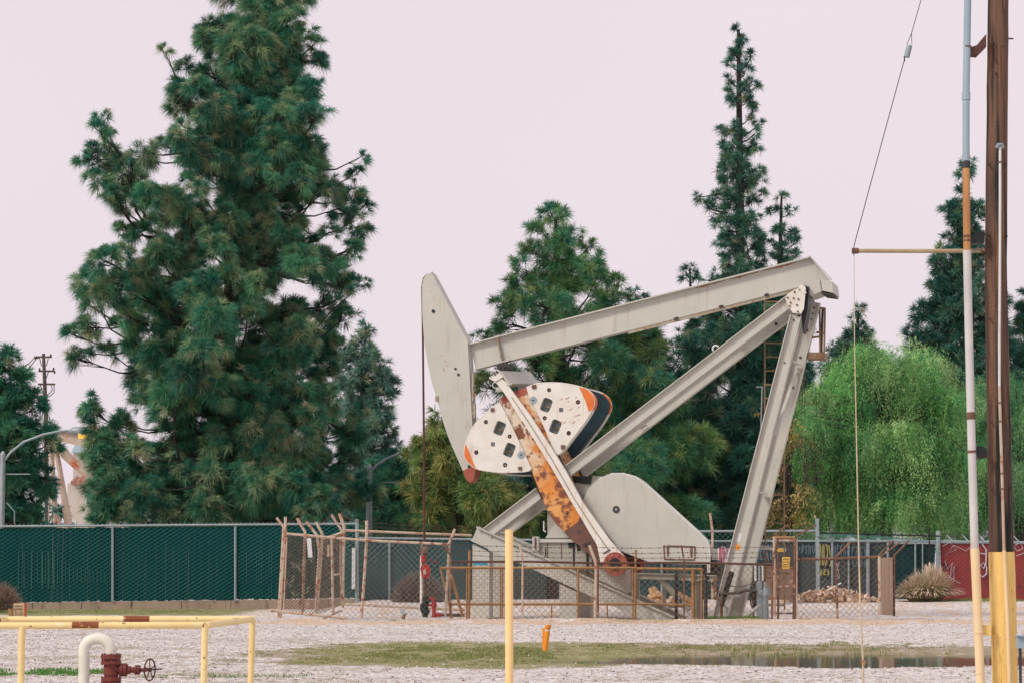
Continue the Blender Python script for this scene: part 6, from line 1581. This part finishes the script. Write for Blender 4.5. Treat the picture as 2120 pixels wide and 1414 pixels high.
MB_p = MB(); MB_p.tube([at(1712, 1222, 91.4), at(1742, 1206, 91.4)], .03, 4); tag(MB_p.build('loose_pole', M['white']), 'thin white stick poking up out of the rubble heap', 'stick')
OT = mk('orange_stone', col(206, 164, 122), col(184, 140, 100), 3, .9, [(col(150, 100, 70), .6, 5, .1)], .3, 10)
rocks('rubble_pile', 'orange sandstone lump behind the motor rail', 'rubble pile', 1336, 1368, .62, 88, 34, 62, [OT], .5, .8, 1240)
rocks('rubble_pile', 'low orange and pink scrap heap behind the pumpjack foot', 'rubble pile', 1368, 1432, .55, 88, 60, 63, [OT, CT], .4, .5, 1240)
rocks('rubble_pile', 'small scatter of pale stones by the wellhead fence foot', 'rubble pile', 800, 826, .08, 88, 14, 64, [CT], .16, .5, 1254)

def twigball(label, px, py, rx, rz, Y, n_, cols, seed, name='dry_bush', cat='dry bush', L=.5, W=.012, lift=.5):
    rg_ = np.random.default_rng(seed); c = np.array(at(px, py, Y)); k = Y / F
    d = unit(rg_.normal(size=(n_, 3))); d[:, 2] = np.abs(d[:, 2])
    p = c + d * np.array([rx * k, rx * k * .8, rz * k]) * (.15 + .85 * rg_.random((n_, 1)) ** .6)
    dr = unit(d + rg_.normal(size=(n_, 3)) * .7 + np.array([0, 0, lift])); ln = L * (.4 + .8 * rg_.random((n_, 1)))
    side = unit(np.cross(dr, rg_.normal(size=(n_, 3)))) * W
    v = np.stack([p - side, p + side, p + dr * ln], 1).reshape(-1, 3)
    cc = cols[rg_.integers(0, len(cols), n_)] * (.8 + .4 * rg_.random((n_, 1)))
    o = np_mesh(name, v, np.zeros((0, 4), int), np.arange(3 * n_).reshape(-1, 3), M['drybrush'], tint=np.repeat(cc, 3, 0), off=c)
    return tag(o, label, cat)
twigball('round brown tumbleweed bush against the teal fence behind the wellhead', 866, 1250, 50, 58, 92, 14000, pal((128, 104, 94), (104, 84, 78), (156, 132, 118)), 71, L=.35, W=.009)
twigball('tangle of brown twigs at the left edge below the green fence', -4, 1262, 42, 48, 88, 5000, pal((150, 120, 104), (110, 88, 80), (176, 150, 132)), 72, L=.4, W=.009)
# fountain grass
def fountain(label, px, pyb, Y, n_, seed, hgt=1.35, wid=.9):
    rg_ = np.random.default_rng(seed); gz = float(gh(gx(px, Y), Y)); c = np.array([gx(px, Y), Y, gz])
    a = rg_.random(n_) * 6.28; sp_ = rg_.random(n_) ** .7; ln = hgt * (.55 + .55 * rg_.random(n_))
    el = math.pi / 2 - sp_ * .95                                  # launch angle; blades arch over
    b = c + np.stack([np.cos(a) * .3 * sp_, np.sin(a) * .3 * sp_, np.zeros(n_)], 1)
    dh = np.stack([np.cos(a) * np.cos(el), np.sin(a) * np.cos(el), np.sin(el)], 1)
    K = 5; t = np.linspace(0, 1, K)
    pt = b[:, None] + dh[:, None] * (ln[:, None] * t)[..., None] * np.array([wid, wid, 1]) + np.array([0, 0, -1.]) * (.45 * ln[:, None] * (t ** 2.4) * (.3 + .7 * sp_[:, None]))[..., None]
    sd = np.stack([-np.sin(a), np.cos(a), np.zeros(n_)], 1)
    isp = rg_.random(n_) < .4
    wk = np.where(isp[:, None], np.array([.004, .004, .004,   .019, .008])[None], np.array([.009, .009, .008, .006, .001])[None])
    v = np.stack([pt - sd[:, None] * wk[..., None], pt + sd[:, None] * wk[..., None]], 2).reshape(-1, 3)
    bi = (np.arange(n_) * K * 2)[:, None] + (np.arange(K - 1) * 2)[None]; bi = bi.ravel()
    g_c, s_c = pal((170, 168, 112), (146, 152, 98), (190, 180, 134)), pal((236, 206, 188), (224, 188, 168), (242, 218, 202))
    cc = np.where(isp[:, None], s_c[rg_.integers(0, 3, n_)], g_c[rg_.integers(0, 3, n_)])
    o = np_mesh('fountain_grass', v, np.stack([bi, bi + 1, bi + 3, bi + 2], 1), np.zeros((0, 3), int), M['drybrush'], tint=np.repeat(cc, K * 2, 0), off=c)
    tag(o, label, 'ornamental grass', 'clumps of fountain grass')
fountain('left clump of pinkish fountain grass in front of the dark gate', 1893, 1244, 93, 3000, 81, 1.3); fountain('right clump of pinkish fountain grass against the galvanised post', 1921, 1244, 93, 3400, 82, 1.75)

# ---------------------------------------------------------------- street lamps, power pole, far pumpjack, houses
LC = mk('lamp_concrete', col(170, 174, 176), col(150, 154, 158), 6, .7, [(col(120, 124, 128), .6, 30, .1)])
glow = bpy.data.materials.new('lamp_glow'); glow.use_nodes = True
gb_ = glow.node_tree.nodes["Principled BSDF"]; gb_.inputs["Base Color"].default_value = col(250, 180, 80); gb_.inputs["Emission Color"].default_value = col(255, 176, 70); gb_.inputs["Emission Strength"].default_value = 1.1
def lamp(label, Y, px, ytop, arm, head, plate, lit):
    root = thing('street_lamp', label, 'street lamp', (gx(px, Y), Y, 0), 'street lamps beyond the fence')
    L_ = lambda x, y: at(x, y, Y)
    z0 = 0.1; r0 = 6.5 / F * Y
    MB().tube([V((gx(px, Y), Y, z0)), L_(px, ytop + 8), L_(px, ytop)], [r0 * 1.2, r0 * .85, r0 * .85], 12).build('column', LC, root, True)
    MB().tube([L_(px, ytop), L_(px, ytop - 6), L_(px, ytop - 9)], [r0 * .95, r0 * .6, .02], 12).build('finial', LC, root, True)
    MB().tube([L_(*p) for p in arm], 2.6 / F * Y, 8).build('arm', M['galv'], root, True)
    (x0, y0), (x1, y1) = head
    hd = MB(); hd.tube([L_(x0, y0), L_(x0 + (x1 - x0) * .25, (y0 + y1) / 2 - 2), L_(x0 + (x1 - x0) * .7, (y0 + y1) / 2 - 1), L_(x1, y1)], [.06, .2, .24, .1], 10)
    h = hd.build('lamp_head', M['galv'], root, True)
    ln = MB(); ln.tube([L_(x0 + (x1 - x0) * .45, (y0 + y1) / 2 + 5), L_(x1 - 1, y1 + 5)], [.2, .15], 10); ln.build('lens', glow if lit else M['white'], h, True)
    MB().tube([L_(x0 + 9, y0 - 7), L_(x0 + 9, y0 - 2)], .06, 8).build('photocell', M['dark'], h)
    for pts in plate: MB().tube([L_(*p) for p in pts], 1.3 / F * Y, 6).build('bracket', M['galv'], root)
lamp('lit street lamp on a concrete column at the left edge', 104, 6, 942, [(10, 952), (22, 936), (50, 914), (90, 899), (125, 892), (145, 891)], ((142, 892), (190, 896)), [[(12, 981), (62, 981)], [(14, 1040), (30, 1058), (30, 1084)]], True)
lamp('street lamp with a long curved arm reaching right among the trees beside the grey-green pine', 111, 765, 968, [(769, 975), (780, 962), (800, 949), (825, 939), (850, 935)], ((848, 935), (884, 939)), [[(742, 958), (764, 968)], [(792, 998), (826, 998)]], False)

pl_ = thing('power_pole', 'distant wooden power pole with three crossarms above the left pine', 'power pole', (gx(100, 230), 230, 0))
Yq = 230; q_ = lambda x, y: at(x, y, Yq)
MB().tube([V((gx(104, Yq), Yq, 0)), q_(95, 850), q_(90, 732)], [.25, .22, .16], 8).build('pole_shaft', M['barklight'], pl_, True)
for (x0, x1, y) in ((71, 107, 739), (80, 113, 768), (79, 114, 795)): MB().obox(q_((x0 + x1) / 2, y), (q_(x1, y) - q_(x0, y)) / 2, V((0, .1, 0)), V((0, 0, .09))).build('crossarm', M['barklight'], pl_)
w = MB()
for pts in ([(72, 740), (60, 752), (36, 768)], [(76, 741), (62, 760), (40, 775)], [(84, 797), (90, 818), (94, 820)], [(112, 797), (112, 812), (104, 820), (95, 821)], [(107, 797), (108, 808), (98, 818)], [(100, 770), (96, 782), (92, 786)], [(82, 742), (86, 756), (90, 760)], [(100, 742), (96, 756), (92, 760)]): w.tube([q_(*p) for p in pts], .045, 4)
w.each('wire', M['dark'], pl_)
ins = MB()
for x, y in ((73, 742), (76, 742), (80, 741), (105, 737), (111, 765), (113, 772), (82, 766)): ins.tube([q_(x, y - 4), q_(x, y + 1)], .1, 6)
ins.each('insulator', M['dark'], pl_)

FPm = mk('far_white_rusted', col(206, 188, 172), col(190, 160, 138), .4, .6, [(col(190, 100, 60), .56, .8, .06)])
FP = thing('pumpjack', 'distant white and rust-streaked pumpjack at the left above the green fence', 'pumpjack', (gx(120, 150), 150, 0))
Y2 = 150; r_ = lambda x, y, d=0: at(x, y, Y2 + d)
def fib(name, a, b, h, w, mat_=FPm):
    A_, B_ = r_(*a), r_(*b); t = (B_ - A_).normalized(); hd = t.cross(V((0, 1, 0))).normalized(); hd = hd if hd.z > 0 else -hd
    return MB().ibeam(A_, B_, hd, h, w, V((0, 1, 0)), .06, .05).build(name, mat_, FP)
fib('walking_beam', (100, 884), (262, 920), .75, .5)
fib('front_leg', (105, 902), (200, 984), .6, .5); 
for a, b in (((104, 905), (118, 1100)), ((112, 908), (148, 1100)), ((122, 960), (140, 1100)), ((104, 1000), (126, 1100))):
    A_, B_ = r_(*a), r_(*b); MB().tube([A_, B_], .17, 4).build('rear_leg', FPm, FP)
MB().prism([r_(190, 985), r_(206, 988), r_(201, 1012), r_(190, 1008)], V((0, .5, 0))).build('counterweight', mk('far_orange', col(220, 96, 60), None), FP)
MB().prism([r_(98, 884), r_(110, 882), r_(112, 896), r_(99, 898)], V((0, .5, 0))).build('tail_block', FPm, FP)
ldm = MB()
for x in (101, 108): ldm.tube([r_(x, 1000), r_(x, 1100)], .05, 4)
for y in np.arange(1005, 1095, 9): ldm.tube([r_(101, y), r_(108, y)], .04, 4)
ldm.build('ladder', FPm, FP)
MB().tube([r_(70, 1084), r_(150, 1083)], .06, 5).build('rail', mk('far_teal', col(60, 130, 136), None), FP)

def tileroof(mb, x0, x1, yf, yb, z0, z1):
    n_ = max(4, int((x1 - x0) / .35))
    for i in range(n_):
        a = x0 + (x1 - x0) * i / n_; w_ = (x1 - x0) / n_
        mb.tube([V((a + w_ / 2, yf, z0)), V((a + w_ / 2, yb, z1))], w_ * .52, 8)
ST = mk('stucco', col(204, 192, 180), col(194, 180, 168), 1, .9); TL = mk('roof_tiles', col(180, 130, 112), col(160, 112, 96), 6, .85, [(col(214, 160, 136), .6, 9, .1)]); GLS = mk('window_glass', col(70, 110, 110), col(90, 130, 126), 1, .15, spec=.8)
def house(label, Y, wallpx, roofpx, zt, chim, wins):
    x0, x1 = gx(wallpx[0], Y), gx(wallpx[1], Y); root = thing('house', label, 'house', ((x0 + x1) / 2, Y + 3, 0), 'houses beyond the trees')
    ztop = at(0, zt, Y).z
    MB().box(x0, x1, Y, Y + 7, 0, ztop).build('wall', ST, root)
    rf_ = MB(); rx0, rx1 = gx(roofpx[0], Y), gx(roofpx[1], Y); zr = at(0, roofpx[2], Y).z
    rf_.prism([V((rx0, Y - .5, ztop)), V((rx0, Y + 7.5, ztop)), V((rx0, Y + 3.5, zr))], V((rx1 - rx0, 0, 0)))
    tileroof(rf_, rx0, rx1, Y - .6, Y + 3.4, ztop + .03, zr + .05)
    r = rf_.build('roof', TL, root, True)
    if chim:
        cx0, cx1, cz = gx(chim[0], Y), gx(chim[1], Y), at(0, chim[2], Y).z; c = MB().box(cx0, cx1, Y + 1, Y + 1.8, ztop - 1, cz).build('chimney', ST, r)
        MB().prism([V((cx0 - .15, Y + .8, cz)), V((cx1 + .15, Y + .8, cz)), V((cx1 - .1, Y + 1, cz + .6)), V((cx0 + .1, Y + 1, cz + .6))], V((0, .9, 0))).build('chimney_cap', M['greyblue'], r)
    for (a, b, t, bt) in wins:
        xa, xb, za, zb_ = gx(a, Y), gx(b, Y), at(0, t, Y).z, at(0, bt, Y).z
        wf = MB().box(xa - .12, xb + .12, Y - .06, Y + .02, zb_ - .12, za + .12).build('window', M['white'], root); MB().box(xa, xb, Y - .09, Y - .065, zb_, za).build('pane', GLS, wf)
house('beige stucco house with tiled roof and chimney beside the huge pine', 175, (141, 250), (150, 262, 975), 1000, (147, 167, 935), [(181, 194, 1011, 1043), (150, 157, 1080, 1095)])
house('house whose tiled roof just shows through the trees behind the pumpjack', 190, (1340, 1475), (1330, 1490, 876), 905, None, [(1360, 1380, 930, 960), (1420, 1440, 930, 960)])
house('pale house with tiled roof glimpsed behind the far street lamp', 190, (780, 850), (770, 862, 988), 1004, None, [(800, 815, 1020, 1045)])
# a parked car's pale roof line behind the fence and a thin dead stem
sr = thing('shed', 'low grey shed roof glimpsed behind the teal fence', 'shed', (gx(905, 112), 112, 0))
MB().prism([at(878, 1090, 112), at(888, 1074, 112), at(912, 1070, 112), at(936, 1086, 112), at(940, 1094, 112)], V((0, 3, 0))).build('roof', M['greyslat'], sr)
MB().box(gx(880, 112), gx(938, 112), 112.2, 114.8, 0, at(0, 1092, 112).z).build('wall', M['galv'], sr)

RS = thing('rusty_sheet', 'rusty brown sheet panel leaning behind the narrow gate', 'metal sheet', tuple(at(1610, 1241, 90)))
MB().prism([at(1580, 1241, 90), at(1642, 1241, 90), at(1642, 1176, 90.3), at(1581, 1174, 90.3)], V((0, .05, 0))).build('sheet', mk('sheet_rust', col(128, 104, 88), col(106, 82, 70), 1.5, .8, [(col(190, 140, 110), .6, 2, .1)], .2, 10), RS)
MB().tube([at(1580, 1173, 90.1), at(1643, 1175, 90.1)], .035, 4).build('edge_rail', M['rust'], RS)
